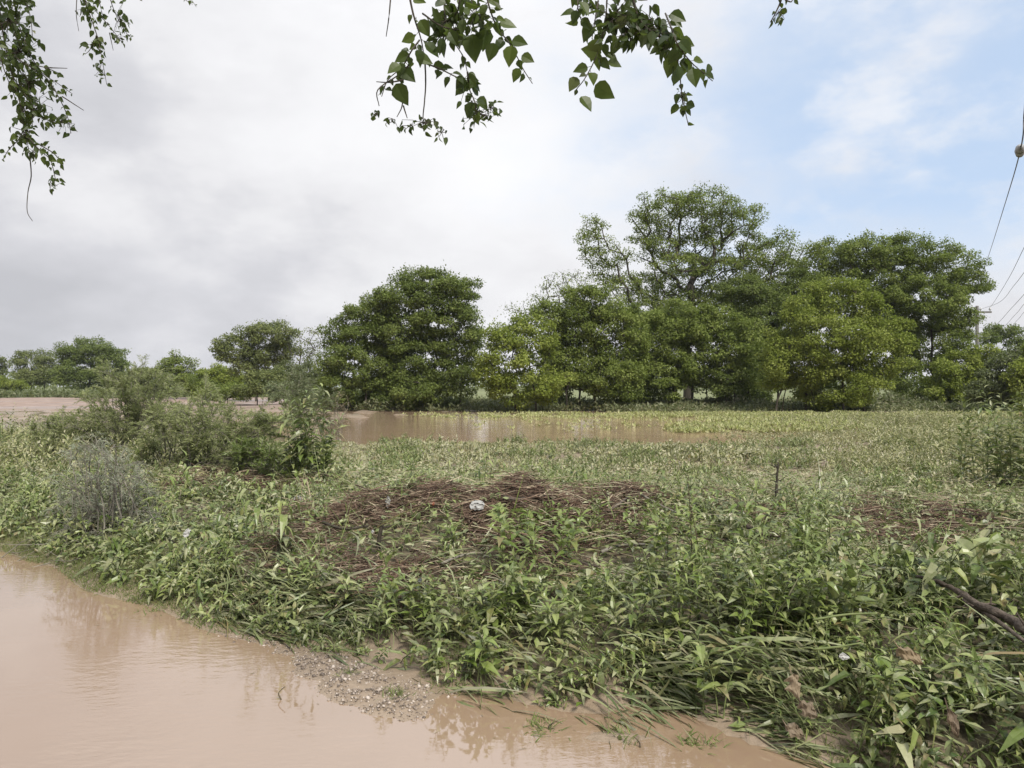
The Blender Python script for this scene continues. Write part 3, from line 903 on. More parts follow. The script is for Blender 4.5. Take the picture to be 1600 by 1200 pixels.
# 6. field of knocked down plants between bank and pond
lb, sb = MB(), MB()
X, Y = scatter(rng, 44000, -18, 22, 8.5, 30, lambda X, Y: view(X, Y, 3) * np.maximum(1 - smooth(19.8, 21.8, Y + .8 * wav(X, Y, 5., 9)), smooth(.27, .36, X / Y + .03 * wav(X, Y, 4., 27)) * (1 - smooth(26, 30, Y))) * (1 - .85 * debris_mask(X, Y)) * (.42 + .58 * smooth(-.35, .3, wav(X, Y, 2.1, 19) + .6 * wav(X, Y, .7, 20))) * (1 - .8 * np.exp(-(((X - 5.2) / 2.) ** 2 + ((Y - 9.2) / 1.1) ** 2))))
n = len(X)
flow = np.stack([.8 + rng.normal(0, .5, n), -.3 + rng.normal(0, .5, n)], 1)
kk = Y < 12.5
for k, fine in ((kk, True), (~kk, False)):
    weeds(lb, None, rng, on(X[k], Y[k]), rng.uniform(.12, .36, k.sum()) * (.85 + .45 * wav(X[k], Y[k], 2.6, 23)).clip(.4, 1.5) * (1 - .3 * smooth(16, 20, Y[k])), flow[k], np.clip(rng.normal(.7, .25, k.sum()), .1, 1), 13, .10, .047, .42, .5, fine=fine)
tag(lb.build('field_weeds', M['field']), 'knocked down pale muddy plants covering the field before the pond', kind='stuff')
# taller greener growth on the right of the field and around the left bushes
lb = MB()
X, Y = scatter(rng, 17000, -14, 26, 10, 34, lambda X, Y: view(X, Y, 3) * (smooth(.40, .56, X / Y + .08 * wav(X, Y, 3., 24)) * smooth(11.5, 14, Y) + smooth(-.42, -.52, X / Y) * smooth(9, 10, Y) * (1 - smooth(17, 20, Y))).clip(0, 1))
n = len(X)
weeds(lb, None, rng, on(X, Y), rng.uniform(.35, .95, n) * (.8 + .3 * wav(X, Y, 3., 25)), rng.normal(0, 1, (n, 2)), np.clip(rng.normal(.35, .2, n), 0, 1), 20, .12, .045, .2, .5, fine=False)
tag(lb.build('tall_weeds', M['field']), 'taller grey-green weeds on the right of the field', kind='stuff')

lb = MB()
X, Y = scatter(rng, 14000, -16, 18, 8.8, 20.5, lambda X, Y: view(X, Y, 3) * smooth(.28, .6, wav(X, Y, 1.5, 90) + .35 * wav(X, Y, .6, 92)) * (1 - debris_mask(X, Y)))
n = len(X)
weeds(lb, None, rng, on(X, Y), rng.uniform(.18, .42, n), rng.normal(0, 1, (n, 2)), np.clip(rng.normal(.4, .2, n), 0, 1), 15, .10, .042, .04, .5, fine=False)
tag(lb.build('field_clumps', M['weed']), 'darker green leafy clumps among the pale plants of the field', kind='stuff')

# 7. half drowned crop, far shore growth
lb = MB()
X, Y = scatter(rng, 36000, -8, 30, 26, 44.5, lambda X, Y: view(X, Y, 2) * (smooth(-.06, .02, X / Y - .25 + .05 * wav(X, Y * .6, 4., 28)) - .75 * smooth(.44, .54, X / Y + .04 * wav(X, Y, 3., 26)) + .22 * smooth(34, 41, Y) * smooth(-8, 4, X) + .02 * smooth(-.1, .1, X / Y)).clip(0, 1) * smooth(-.5, .3, wav(X, Y, 1.6, 29)))
n = len(X)
for rpt in range(9):
    D = np.stack([rng.normal(0, .7, n), rng.normal(0, .7, n), rng.uniform(.3, 1.2, n)], 1)
    L = rng.uniform(.08, .2, n)
    p = on(X, Y)
    p[:, 2] = np.maximum(p[:, 2], 0) + rng.uniform(0, .08, n)
    p[:, :2] += rng.normal(0, .10, (n, 2))
    rhombs(lb, p, D, rng.normal(0, .5, (n, 3)) + A(0, -.2, 1.), L, L * .42, leaf_cols(rng, n, .25))
tag(lb.build('drowned_crop', M['lime']), 'pale yellow-green crop half drowned at the right of the pond', kind='stuff')
lb = MB()
X, Y = scatter(rng, 16000, -20, 36, 46.5, 56, lambda X, Y: view(X, Y, 3) * smooth(48, 51, Y + .8 * wav(X, Y, 2.5, 31) + 2.5 * smooth(3, 9, X)) * smooth(-17, -13, X) * (.4 + .6 * smooth(-.4, .5, wav(X, Y, 3., 32))))
n = len(X)
hh = rng.uniform(.15, .75, n) * (.75 + .5 * wav(X, Y, 4., 34))
for rpt in range(9):
    D = np.stack([rng.normal(0, .7, n), rng.normal(0, .7, n), rng.uniform(-.1, 1., n)], 1)
    L = rng.uniform(.12, .3, n)
    p = on(X, Y)
    p[:, 2] = np.maximum(p[:, 2], 0) + rng.uniform(0, 1, n) * np.maximum(hh, .1)
    p[:, :2] += rng.normal(0, .18, (n, 2))
    rhombs(lb, p, D, rng.normal(0, .5, (n, 3)) + A(0, -.2, 1.), L, L * .45, leaf_cols(rng, n, .1))
tag(lb.build('shore_weeds', M['tree_olive']), 'dull green weeds along the far shore under the trees', kind='stuff')
lb = MB()
X, Y = scatter(rng, 14000, -110, -14, 104, 116, lambda X, Y: view(X, Y, 3))
n = len(X)
L = rng.uniform(.4, .9, n)
p = on(X, Y) + A(0, 0, 1.) * rng.uniform(0, .7, (n, 1))
rhombs(lb, p, rng.normal(0, 1, (n, 3)) + A(0, 0, .6), rng.normal(0, .6, (n, 3)) + A(0, -.3, 1.), L, L * .4, leaf_cols(rng, n, -.3))
tag(lb.build('meadow_grass', M['tree_olive']), 'grass strip below the distant trees across the mud field', kind='stuff')

# bits of straw and leaf floating on the road water, gathered toward the bank
lb = MB()
X, Y = strip(rng, 900, -5.5, 2.2, -1.6, .05, lambda X, Y: view(X, Y) * np.exp(-np.abs(sdist(X, Y)) * 3.2) * (hz(X, Y) < -.002) * smooth(-.3, .5, wav(X, Y, .5, 44)))
n = len(X)
th = rng.uniform(0, 6.28, n)
rhombs(lb, np.stack([X, Y, np.full(n, .0025)], 1), np.stack([np.cos(th), np.sin(th), np.zeros(n)], 1), np.tile(A(0, 0, 1.), (n, 1)), rng.uniform(.012, .06, n), rng.uniform(.003, .009, n), leaf_cols(rng, n, .1), .05)
tag(lb.build('floating_straw', M['straw']), 'scraps of straw and leaf floating on the road water along the bank', kind='stuff')

# 8. gravel bar
mb = MB()
X, Y = scatter(rng, 32000, -2.2, .3, 3.1, 4.9, lambda X, Y: smooth(-.012, .012, hz(X, Y)) * (sdist(X, Y) < .02) * np.exp(-(((((X + .82) * .68 + (Y - 3.98) * .73)) / .34) ** 2)))
n = len(X)
r_ = rng.gamma(1.7, .0024, n).clip(.0018, .02)
base = np.array([[1, 0, 0], [-1, 0, 0], [0, 1, 0], [0, -1, 0], [0, 0, 1], [0, 0, -1]], float)
v = base[None] * rng.uniform(.6, 1.3, (n, 6, 1)) * A(1.1, 1, .7) + rng.normal(0, .12, (n, 6, 3))
a = rng.uniform(0, 6.28, n)
ca, sa = np.cos(a)[:, None], np.sin(a)[:, None]
v = np.stack([v[..., 0] * ca - v[..., 1] * sa, v[..., 0] * sa + v[..., 1] * ca, v[..., 2]], -1) * r_[:, None, None] + (on(X, Y) + A(0, 0, .001))[:, None]
ft = np.array([[0, 2, 4], [2, 1, 4], [1, 3, 4], [3, 0, 4], [2, 0, 5], [1, 2, 5], [3, 1, 5], [0, 3, 5]])
mb.add(v, (np.arange(n)[:, None, None] * 6 + ft[None]).reshape(-1, 3), rep(leaf_cols(rng, n), 6))
tag(mb.build('gravel_bar', M['gravel'], smooth_shade=True), 'low bar of wet gravel rising out of the road water', kind='stuff')

# ------------------------------------------------------------------ finer leaves for plants seen close by
def leafN(mb, Pt, D, N, L, W, col, droop=.25, fold=.22, st=((.10, .62), (.30, 1.), (.55, .82), (.78, .42)), twist=0.):
    D, S, N = frame(D, N)
    L, W = L[:, None], W[:, None]
    dr = np.broadcast_to(np.asarray(droop, float), (len(Pt),))[:, None]
    n, m = len(Pt), len(st)
    cs, ls, rs = [], [], []
    for t, w in st:
        c = Pt + D * L * t * (1 - .25 * dr * t) - N * L * dr * t * t
        hw = W * .5 * w
        cs.append(c)
        ls.append(c - S * hw + N * hw * fold * 2)
        rs.append(c + S * hw + N * hw * fold * 2)
    tip = Pt + D * L * (1 - .25 * dr) - N * L * dr
    v = np.stack([Pt, tip] + cs + ls + rs, 1)
    t3 = [[0, 2 + 2 * m, 2], [0, 2, 2 + m], [1 + m, 1 + 3 * m, 1], [1 + m, 1, 1 + 2 * m]]
    q = []
    for k in range(m - 1):
        c0, c1, l0, l1, r0, r1 = 2 + k, 3 + k, 2 + m + k, 3 + m + k, 2 + 2 * m + k, 3 + 2 * m + k
        q += [[c0, r0, r1], [c0, r1, c1], [c0, c1, l1], [c0, l1, l0]]
    f = (np.arange(n)[:, None, None] * (2 + 3 * m) + np.array(t3 + q)[None]).reshape(-1, 3)
    mb.add(v, f, rep(col, 2 + 3 * m))


def bez3(a, b, c, t):
    t = np.asarray(t)[..., None]
    return a * (1 - t) ** 2 + b * 2 * t * (1 - t) + c * t * t


# ------------------------------------------------------------------ feathery shrubs in the left middle ground
def feathery(name, label, base, tips, seed, mat='feather', stemmat='greytwig', twigs=15, tl=.38, nl=34, ll=.066, lw=.011, r0=.009, arch=.35, cat='shrub', group=None, depth=.7, extra=2, droop=.1, dead=0):
    rng = np.random.default_rng(seed)
    b = G(*base, 0.05)
    root = thing(name, b, label, cat, group)
    sm, lm = MB(), MB()
    S, tipp = [], []
    extra = extra
    for tx, ty in tips:
        for e in range(extra):
            Y = b[1] + rng.uniform(-depth, depth)
            tp = P(tx + rng.normal(0, 9) * (e > 0), ty + abs(rng.normal(0, 12)) * (e > 0), Y)
            a = b + A(rng.normal(0, .16), rng.normal(0, .16), -.03)
            a[2] = hz(a[0], a[1]) - .02
            mid = a * .45 + tp * .55 + A(0, 0, arch * np.linalg.norm(tp - a) * rng.uniform(.3, 1.1)) + rng.normal(0, .06, 3)
            S.append((a, mid, tp))
    S = np.array(S)
    ts = np.linspace(0, 1, 9)
    pts = np.stack([bez3(s[0], s[1], s[2], ts) for s in S])
    pts[:, 1:-1] += rng.normal(0, .012, pts[:, 1:-1].shape)
    tubes(sm, pts, np.linspace(r0, .0025, 9)[None].repeat(len(S), 0) * rng.uniform(.6, 1.2, (len(S), 1)), 5)
    n = len(S) * twigs
    si = np.repeat(np.arange(len(S)), twigs)
    t = np.tile(np.linspace(.28, .99, twigs), len(S)) + rng.normal(0, .02, n)
    t = t.clip(.1, 1)
    q = bez3(S[si, 0], S[si, 1], S[si, 2], t)
    T = unit(2 * (1 - t[:, None]) * (S[si, 1] - S[si, 0]) + 2 * t[:, None] * (S[si, 2] - S[si, 1]))
    d = unit(T * .7 + rng.normal(0, .55, (n, 3)) + A(0, 0, .1))
    Lt = tl * rng.uniform(.5, 1.2, n)[:, None] * (1.15 - .5 * t[:, None])
    e1 = q + d * Lt * .55 + A(0, 0, .02)
    e2 = q + d * Lt - A(0, 0, droop) * Lt
    tubes(sm, np.stack([q, e1, e2], 1), np.array([[.0035, .0025, .001]]).repeat(n, 0), 3)
    if dead:
        m = dead
        dd = unit(rng.normal(0, 1, (m, 3)) * A(1, 1, .5) + A(0, 0, .35))
        bb = b + rng.normal(0, 1, (m, 3)) * A(.38, .25, .05)
        bb[:, 2] = hz(bb[:, 0], bb[:, 1])
        ln = rng.uniform(.2, .6, (m, 1))
        tubes(sm, np.stack([bb, bb + dd * ln * .5 + rng.normal(0, .03, (m, 3)), bb + dd * ln], 1), np.array([[.005, .0035, .0015]]).repeat(m, 0), 4)
    u = rng.uniform(.05, 1, (n, nl))
    pp = bez3(q[:, None], e1[:, None], e2[:, None], u)
    side = unit(np.cross(d, A(.1, .2, 1.)))[:, None] * np.where(rng.uniform(0, 1, (n, nl)) < .5, -1, 1)[..., None]
    ld = unit(side * .9 + d[:, None] * .7 + rng.normal(0, .3, pp.shape))
    N = n * nl
    c = leaf_cols(rng, N, .05)
    c[:, 0] = np.clip(.25 + np.repeat(rng.normal(.2, .15, n), nl) + rng.normal(0, .15, N), 0, 1)
    L = ll * rng.uniform(.6, 1.3, N)
    rhombs(lm, pp.reshape(-1, 3), ld.reshape(-1, 3), rng.normal(0, .5, (N, 3)) + A(0, -.2, 1), L, np.full(N, lw), c, .1)
    part(sm, 'branches', M[stemmat], root, True)
    part(lm, 'foliage', M[mat], root)
    return root


GS = 'feathery shrubs bent by the flood'
feathery('feathery_shrub', 'largest feathery shrub with thin upright sprays, at the left in front of the mud field', (205, 712),
         [(112, 650), (128, 618), (148, 604), (164, 574), (186, 596), (204, 580), (226, 572), (242, 578), (258, 588), (276, 606), (100, 668), (284, 634), (150, 640), (215, 620), (175, 650), (245, 640)], 201, dead=90, group=GS, depth=.9, extra=3, twigs=17)
feathery('feathery_shrub', 'feathery shrub with arching plume reaching right over the pond edge', (318, 735),
         [(272, 660), (296, 640), (322, 606), (345, 640), (372, 648), (408, 640), (440, 656), (452, 652), (420, 676), (395, 690), (340, 672), (300, 680)], 202, dead=110, group=GS, extra=3, twigs=17)
feathery('feathery_shrub', 'low drooping feathery shrub with fern like sprays, right of the arching plume', (392, 742),
         [(446, 722), (452, 752), (432, 708), (410, 702), (462, 768), (400, 760), (372, 705)], 203, mat='weed_fresh', dead=50, group=GS, extra=3, tl=.26, ll=.06, lw=.009, arch=.5)
feathery('feathery_shrub', 'low spreading feathery shrub at the left border, paler than its neighbours', (92, 716),
         [(52, 672), (76, 662), (98, 655), (120, 650), (140, 660), (150, 690), (90, 680)], 207, dead=50, group=GS, depth=.8, arch=.5)
feathery('feathery_shrub', 'tangled low feathery shrub filling the space between the two larger ones', (268, 728),
         [(215, 672), (236, 655), (262, 648), (288, 660), (312, 684), (228, 700), (300, 705), (252, 682)], 208, dead=80, group=GS, depth=.7, arch=.6)
feathery('silvery_bush', 'silvery grey wiry bush flattened sideways on the bank at left', (172, 828),
         [(95, 740), (112, 712), (132, 700), (152, 690), (174, 702), (196, 716), (216, 740), (240, 770), (236, 804), (88, 790), (100, 835), (122, 850), (252, 828), (150, 745), (190, 760), (205, 850), (130, 790), (225, 840), (165, 860)], 204,
         mat='silver', stemmat='greytwig', twigs=10, tl=.26, nl=18, ll=.055, lw=.005, r0=.008, arch=.6, depth=.45, group=None, extra=3, dead=60, droop=.55)
feathery('feathery_shrub', 'pale plumed shrub standing on the near edge of the pond behind the tall leafy weed', (472, 690),
         [(448, 590), (458, 580), (470, 592), (486, 598), (440, 606), (500, 612), (520, 622), (478, 606)], 205, mat='tree_pale', group=GS, extra=3, tl=.4, ll=.09, lw=.016, depth=.8, twigs=14)
feathery('reed_tuft', 'dry pale reeds beside the tall leafy weed at the pond edge', (522, 690), [(510, 625), (522, 612), (534, 620), (545, 632), (500, 632)], 206, mat='straw', stemmat='greytwig', extra=4, tl=.3, ll=.12, lw=.008, twigs=8, nl=8, arch=.1, depth=.5, cat='reeds')


# ------------------------------------------------------------------ single weeds
def weed_plant(name, label, stems, L, W, nleaf, seed, mat='weed_fresh', stem='stem', lam=.2, droop=.4, cat='weed', group=None, mud=.05, up=.2, srad=.004, lift=.12, st=None, spread=0.0, t0=.2, lo=.2):
    """stems: (base px, base py, top py) per stem"""
    rng = np.random.default_rng(seed)
    pos, H, ld = [], [], []
    Y0 = None
    for bx, by, ty in stems:
        g = G(bx, by, lift)
        if Y0 is None:
            Y0 = g[1]
        g = A((bx - CX) / F * (Y0 + rng.uniform(-spread, spread)), Y0 + rng.uniform(-spread, spread), 0)
        g[2] = max(float(hz(g[0], g[1])), -.02)
        zt = CAMH + (HZ - ty) / F * g[1]
        pos.append(g)
        H.append(max(zt - g[2], .1))
        ld.append(rng.normal(0, 1, 2))
    pos, H, ld = np.array(pos), np.array(H), np.array(ld)
    root = thing(name, pos[0], label, cat, group)
    lb, sb = MB(), MB()
    n = len(pos)
    lamv = np.clip(rng.normal(lam, .08, n), 0, 1)
    Hs = H / (1 - .85 * lamv * .9)
    # same construction as the flattened weeds, with finer leaves
    l3 = np.concatenate([unit(ld), np.zeros((n, 1))], 1)
    p1 = pos + A(0, 0, 1.) * Hs[:, None] * .55 + l3 * Hs[:, None] * .12 * lamv[:, None]
    p2 = pos + A(0, 0, 1.) * H[:, None] + l3 * (Hs * lamv)[:, None]
    ts = np.linspace(0, 1, 8)
    tubes(sb, np.stack([bez3(pos[i], p1[i], p2[i], ts) for i in range(n)]), np.linspace(1, .35, 8)[None].repeat(n, 0) * srad, 6)
    t = (t0 + (1 - t0) * (np.arange(nleaf) + rng.uniform(-.4, .4, (n, nleaf))) / (nleaf - .4)).clip(0, 1)
    q = bez3(pos[:, None], p1[:, None], p2[:, None], t)
    tt = t[..., None]
    T = unit(2 * (1 - tt) * (p1 - pos)[:, None] + 2 * tt * (p2 - p1)[:, None])
    ph = np.arange(nleaf) * 2.4 + rng.uniform(0, 6.28, (n, 1)) + rng.normal(0, .25, (n, nleaf))
    U = unit(np.cross(T, A(.3, .2, 1.)))
    V = np.cross(T, U)
    rad = U * np.cos(ph)[..., None] + V * np.sin(ph)[..., None]
    D = unit(rad + T * .5 + A(0, 0, up) + rng.normal(0, .15, rad.shape))
    Nn = unit(T * .5 + A(0, 0, .9) + rng.normal(0, .22, rad.shape))
    pet = L * .16
    sc = ((1 - .5 * t ** 2) * rng.uniform(.65, 1.15, (n, nleaf))).ravel()
    c = leaf_cols(rng, n * nleaf, mud, lo, 1)
    q2 = q + D * pet
    tubes(sb, np.stack([q.reshape(-1, 3), q2.reshape(-1, 3)], 1), np.full((n * nleaf, 2), srad * .35), 3)
    kw = {} if st is None else dict(st=st)
    leafN(lb, q2.reshape(-1, 3), D.reshape(-1, 3), Nn.reshape(-1, 3), L * sc, W * sc, c, rng.uniform(.05, droop * 2, n * nleaf), **kw)
    if n > 1:
        o_ = np.argsort(pos[:, 0])
        polytube(sb, pos[o_] + A(0, 0, .01), srad * 1.2, srad, 5, .1, seed, 3)
    part(sb, 'stem', M[stem], root, True)
    part(lb, 'leaves', M[mat], root)
    return root


LANCE = ((.12, .6), (.35, 1.), (.6, .8), (.82, .4))
weed_plant('tall_weed', 'tall bushy weed with long drooping leaves, standing against the pond at left', [(470, 735, 612), (485, 738, 605), (500, 735, 612), (460, 738, 640), (515, 738, 640), (478, 745, 660), (492, 748, 650), (508, 745, 676), (455, 745, 690), (488, 735, 622), (520, 745, 700), (474, 735, 620), (465, 738, 655), (512, 738, 650), (482, 738, 690), (500, 738, 695)], .21, .068, 26, 301, mat='weed', lam=.15, droop=.55, srad=.007, spread=.3, st=LANCE)
weed_plant('sapling', 'thin sapling with hanging dark oval leaves, left of the brown debris heap', [(418, 862, 748), (428, 862, 735), (440, 862, 760)], .15, .06, 15, 302, mat='weed', stem='redstem', lam=.3, droop=.7, up=-.25, spread=.1, cat='sapling')
weed_plant('tall_weed', 'single tall dark stemmed weed rising right of the second debris heap', [(1082, 915, 738), (1096, 915, 790)], .12, .036, 30, 303, stem='redstem', lam=.14, srad=.005, st=LANCE)
weed_plant('tall_weed', 'upright bright green weed with reddish stem, the taller of the pair right of centre', [(1262, 900, 755), (1256, 900, 800)], .10, .032, 34, 304, stem='redstem', lam=.05, srad=.005, st=LANCE)
weed_plant('tall_weed', 'shorter upright weed beside the taller bright green weed', [(1236, 905, 782), (1228, 905, 815)], .095, .032, 26, 305, lam=.1, st=LANCE)
weed_plant('leafy_weed', 'broad leaved light green weed at the foot of the dark dead stalk', [(1178, 845, 745), (1190, 845, 770), (1168, 845, 775)], .17, .06, 12, 306, lam=.25, droop=.6)
weed_plant('leafy_weed', 'small fresh green plant growing on the second debris heap', [(1000, 835, 788), (1008, 835, 798), (993, 835, 800)], .11, .05, 10, 307, lam=.2)
weed_plant('leafy_weed', 'slim fresh weed between the two debris heaps', [(930, 825, 755), (938, 825, 775)], .11, .035, 16, 308, lam=.1, st=LANCE)
weed_plant('leafy_weed', 'tiny green seedling on the middle of the brown debris heap', [(705, 845, 806), (712, 845, 815), (699, 845, 815)], .09, .04, 9, 309, lam=.2)
weed_plant('leafy_bush', 'low dense bright green bush growing over the back of the debris heap', [(775 + 7.2 * i, 842 + 6 * math.sin(i * 1.7) + i * .6, 790 + 13 * abs(math.sin(i * 2.1))) for i in range(17)], .12, .055, 15, 310, lam=.25, spread=.5, srad=.003, cat='bush')
weed_plant('dock_plant', 'large pale paddle leaved plant standing above the driftwood at right', [(1548, 925, 838), (1556, 925, 862), (1540, 925, 880)], .20, .09, 7, 311, mat='weed', lam=.15, droop=.3, up=.5, mud=.25, spread=.1, st=((.12, .55), (.4, .95), (.65, 1.), (.86, .62)))
weed_plant('dock_plant', 'large paddle leaved plant cut by the right border beside the driftwood', [(1598, 950, 868), (1590, 950, 885), (1610, 950, 860)], .24, .10, 8, 312, mat='weed', lam=.15, droop=.35, up=.4, mud=.25, spread=.1, st=((.12, .55), (.4, .95), (.65, 1.), (.86, .62)))
weed_plant('tall_bush', 'tall leafy bush with pale upright tips at the right border', [(1552 + 6 * i, 752 - 2 * i, 604 + 30 * abs(math.sin(i * 1.3))) for i in range(16)] + [(1532, 752, 650), (1540, 752, 632), (1526, 752, 668), (1548, 752, 660), (1540, 752, 680), (1570, 760, 690), (1590, 760, 680)], .22, .068, 36, 313, mat='weed', t0=.03, lam=.12, srad=.006, spread=.5, st=LANCE, cat='bush', mud=.2)
weed_plant('tall_bush', 'mid height leafy bush left of the tall one at the right border', [(1470 + 9 * i, 716, 640 + 18 * abs(math.sin(i * 1.9))) for i in range(9)], .22, .07, 22, 314, mat='field', lam=.25, srad=.006, spread=1.0, st=LANCE, cat='bush', mud=.2)
weed_plant('leafy_bush', 'green weedy bush at the left border in front of the mud field', [(12 + 9 * i, 712, 646 + 16 * abs(math.sin(i * 1.6))) for i in range(10)], .15, .045, 22, 315, mat='weed', lam=.2, srad=.005, spread=.6, st=LANCE, cat='bush')
weed_plant('leafy_weed', 'light green sprig hanging above the silvery bush', [(168, 745, 688), (180, 745, 694), (156, 745, 698)], .16, .04, 14, 316, lam=.4, droop=.7, up=-.1, st=LANCE, spread=.1)
weed_plant('leafy_weed', 'yellow-green weed arching right of the silvery bush', [(250, 805, 716), (262, 805, 722), (240, 805, 735)], .14, .035, 15, 317, lam=.4, droop=.7, st=LANCE, spread=.1)
GW = 'upright weeds on the bank'
spots = [(350, 880, 828), (540, 935, 880), (610, 945, 868), (705, 985, 905), (865, 985, 915), (985, 985, 915), (1160, 985, 905), (1330, 950, 868), (1440, 1010, 930), (1300, 1040, 960), (760, 1040, 960), (1120, 1085, 985), (470, 905, 850), (1500, 1060, 985), (1380, 1110, 1020)]
rs = np.random.default_rng(9)
for k in range(26):
    bx, by = rs.uniform(1010, 1340), rs.uniform(865, 985)
    spots.append((bx, by, by - rs.uniform(70, 125)))
for k in range(12):
    bx = rs.uniform(480, 1000)
    by = 905 + rs.uniform(0, 90)
    spots.append((bx, by, by - rs.uniform(45, 75)))
for i, (bx, by, ty) in enumerate(spots):
    weed_plant('upright_weed', 'upright fresh leafy weed standing out of the flattened plants on the bank', [(bx, by, ty), (bx + 12, by, ty + 22), (bx - 14, by, ty + 28)], .095 + .018 * (i % 3), .028 + .012 * (i % 4), 13, 330 + i, mat=('weed_fresh', 'weed')[i % 2], lam=.25, droop=.5, group=GW, mud=.1, spread=.06)


def grass_tuft(name, label, px, py, n, L, W, seed, mat, droop=.6, lift=.05, spread=.06, up=.9, flow=(0, 0), group=None, cat='grass tuft'):
    rng = np.random.default_rng(seed)
    g = G(px, py, lift)
    root = thing(name, g, label, cat, group)
    b = g + rng.normal(0, spread * .75, (n, 3)) * A(1, 1, 0)
    b[:, 2] = np.maximum(hz(b[:, 0], b[:, 1]), -.01)
    D = rng.normal(0, .6, (n, 3)) * A(1, 1, 0) + A(flow[0], flow[1], up)
    m = MB()
    tubes(m, np.array([[g + A(0, 0, -.02), g + A(0, 0, .004), g + A(0, 0, .012)]]), np.array([[.012, .010, .004]]), 6, leaf_cols(rng, 1, .3, 0, .3))
    blades(m, b, D, rng.normal(0, .25, (n, 3)) + A(0, -.3, 1.), L * rng.uniform(.5, 1.1, n), W * rng.uniform(.6, 1.1, n), leaf_cols(rng, n, .08), rng.uniform(droop * .4, droop * 1.5, n), 6)
    part(m, 'blades', M[mat], root)


grass_tuft('grass_clump', 'arching clump of long pale grass behind the tall dark stemmed weed', 1165, 800, 46, .62, .016, 401, 'reed', .8, flow=(-.3, 0), spread=.1)
grass_tuft('grass_clump', 'arching clump of long grass right of the dark dead stalk', 1265, 790, 52, .75, .018, 402, 'reed', .9, flow=(.5, -.1), spread=.14)
grass_tuft('grass_clump', 'clump of long bent grass at the left end of the debris heap', 470, 795, 30, .5, .014, 403, 'straw', .7, flow=(.2, 0), spread=.08)
grass_tuft('grass_clump', 'leafy pale clump of grass left of the sapling at the bank edge', 232, 800, 26, .34, .013, 404, 'reed', .5, flow=(.1, 0), spread=.05)
GB = 'tufts in the road water'
grass_tuft('water_tuft', 'small green tuft growing on the end of the gravel bar', 622, 1086, 46, .07, .006, 411, 'turf', .5, spread=.045, group=GB, lift=0)
grass_tuft('water_tuft', 'tuft of weeds drowned at the water edge right of the gravel bar', 845, 1138, 60, .09, .007, 412, 'turf', .6, spread=.06, group=GB, lift=0)
grass_tuft('water_tuft', 'sparse seedlings standing in shallow water at the foot of the bank', 968, 1152, 30, .08, .006, 413, 'turf', .4, spread=.06, group=GB, lift=0)
grass_tuft('water_tuft', 'little tuft on the gravel bar, nearest the bank', 545, 1052, 30, .05, .005, 414, 'turf', .5, spread=.05, group=GB, lift=0)
grass_tuft('water_tuft', 'drowned green tuft at the water edge below the big brown leaves', 1090, 1165, 50, .09, .007, 415, 'turf', .6, spread=.06, group=GB, lift=0)
grass_tuft('water_tuft', 'green tuft on the water edge below the short turf at left', 240, 955, 40, .08, .006, 416, 'turf', .6, spread=.07, group=GB, lift=0)


# ------------------------------------------------------------------ driftwood, stumps and sticks
def stick(name, label, pts, r0, r1, seed, lift=.12, mat='drift', cat='branch', group=None, Ys=None, side=0, wob=.12, sl=1.):
    gs = [G(px, py, lift) for px, py in pts]
    p = [P(px, py, (gs[i][1] if Ys is None else Ys[i])) for i, (px, py) in enumerate(pts)]
    root = thing(name, p[0], label, cat, group)
    m = MB()
    out = polytube(m, p, r0, r1, 9, wob, seed, 5)
    rng = np.random.default_rng(seed)
    for k in range(side):
        a = out[rng.integers(3, len(out) - 2)]
        d = unit(rng.normal(0, 1, 3) * A(1, .6, .5) + A(0, 0, .25)) * rng.uniform(4, 9) * max(r0, r1) * sl
        polytube(m, [a, a + d * .5 + rng.normal(0, .01, 3), a + d], max(r0, r1) * .35, max(r0, r1) * .12, 6, .15, seed + k, 3)
    part(m, 'wood', M[mat], root, True)
    return root


stick('driftwood_log', 'split dark driftwood log with torn end, lying in the weeds at right', [(1432, 900), (1472, 912), (1500, 926), (1535, 948), (1580, 968), (1625, 1000)], .009, .026, 501, .27, side=6, cat='log', sl=.55, wob=.2)
stick('driftwood_branch', 'thin broken branch lying against the torn end of the driftwood log', [(1505, 938), (1540, 958), (1585, 990), (1612, 1012)], .014, .008, 502, .25, side=4)
stick('driftwood_branch', 'curved thick branch arching over the top of the debris heap', [(786, 777), (812, 781), (838, 775), (860, 778), (876, 790), (884, 800)], .020, .017, 503, .10, side=2)
stick('driftwood_branch', 'forked root lying right of the tall dark stemmed weed', [(1130, 808), (1158, 818), (1188, 834), (1228, 838)], .022, .010, 504, .12, side=4)
stick('driftwood_branch', 'pale bare stick at the front right of the debris heap', [(940, 862), (968, 852), (1008, 850)], .013, .008, 505, .1, mat='greytwig', side=1)
stick('driftwood_branch', 'pale stick slanting out of the dark hollow in front of the debris heap', [(690, 880), (715, 870), (742, 863)], .011, .008, 506, .12, mat='greytwig', side=1)
stick('driftwood_branch', 'long grey branch along the front of the debris heap', [(795, 846), (840, 852), (872, 862), (905, 878), (935, 886)], .012, .014, 507, .12, side=3)
stick('driftwood_branch', 'straight stick leaning on the second debris heap', [(950, 800), (980, 778), (1004, 762)], .011, .008, 508, .1, side=1)
stick('driftwood_branch', 'long stick lying across the second debris heap', [(1000, 772), (1030, 788), (1068, 806)], .010, .006, 509, .14, mat='greytwig')
stick('driftwood_branch', 'twisted dark root on the bare mud at right', [(1440, 800), (1480, 796), (1512, 802), (1560, 812)], .016, .008, 510, .1, side=5)
stick('driftwood_branch', 'dark stick on the left part of the debris heap', [(505, 816), (535, 826), (575, 822)], .013, .009, 511, .14, mat='twig', side=2)
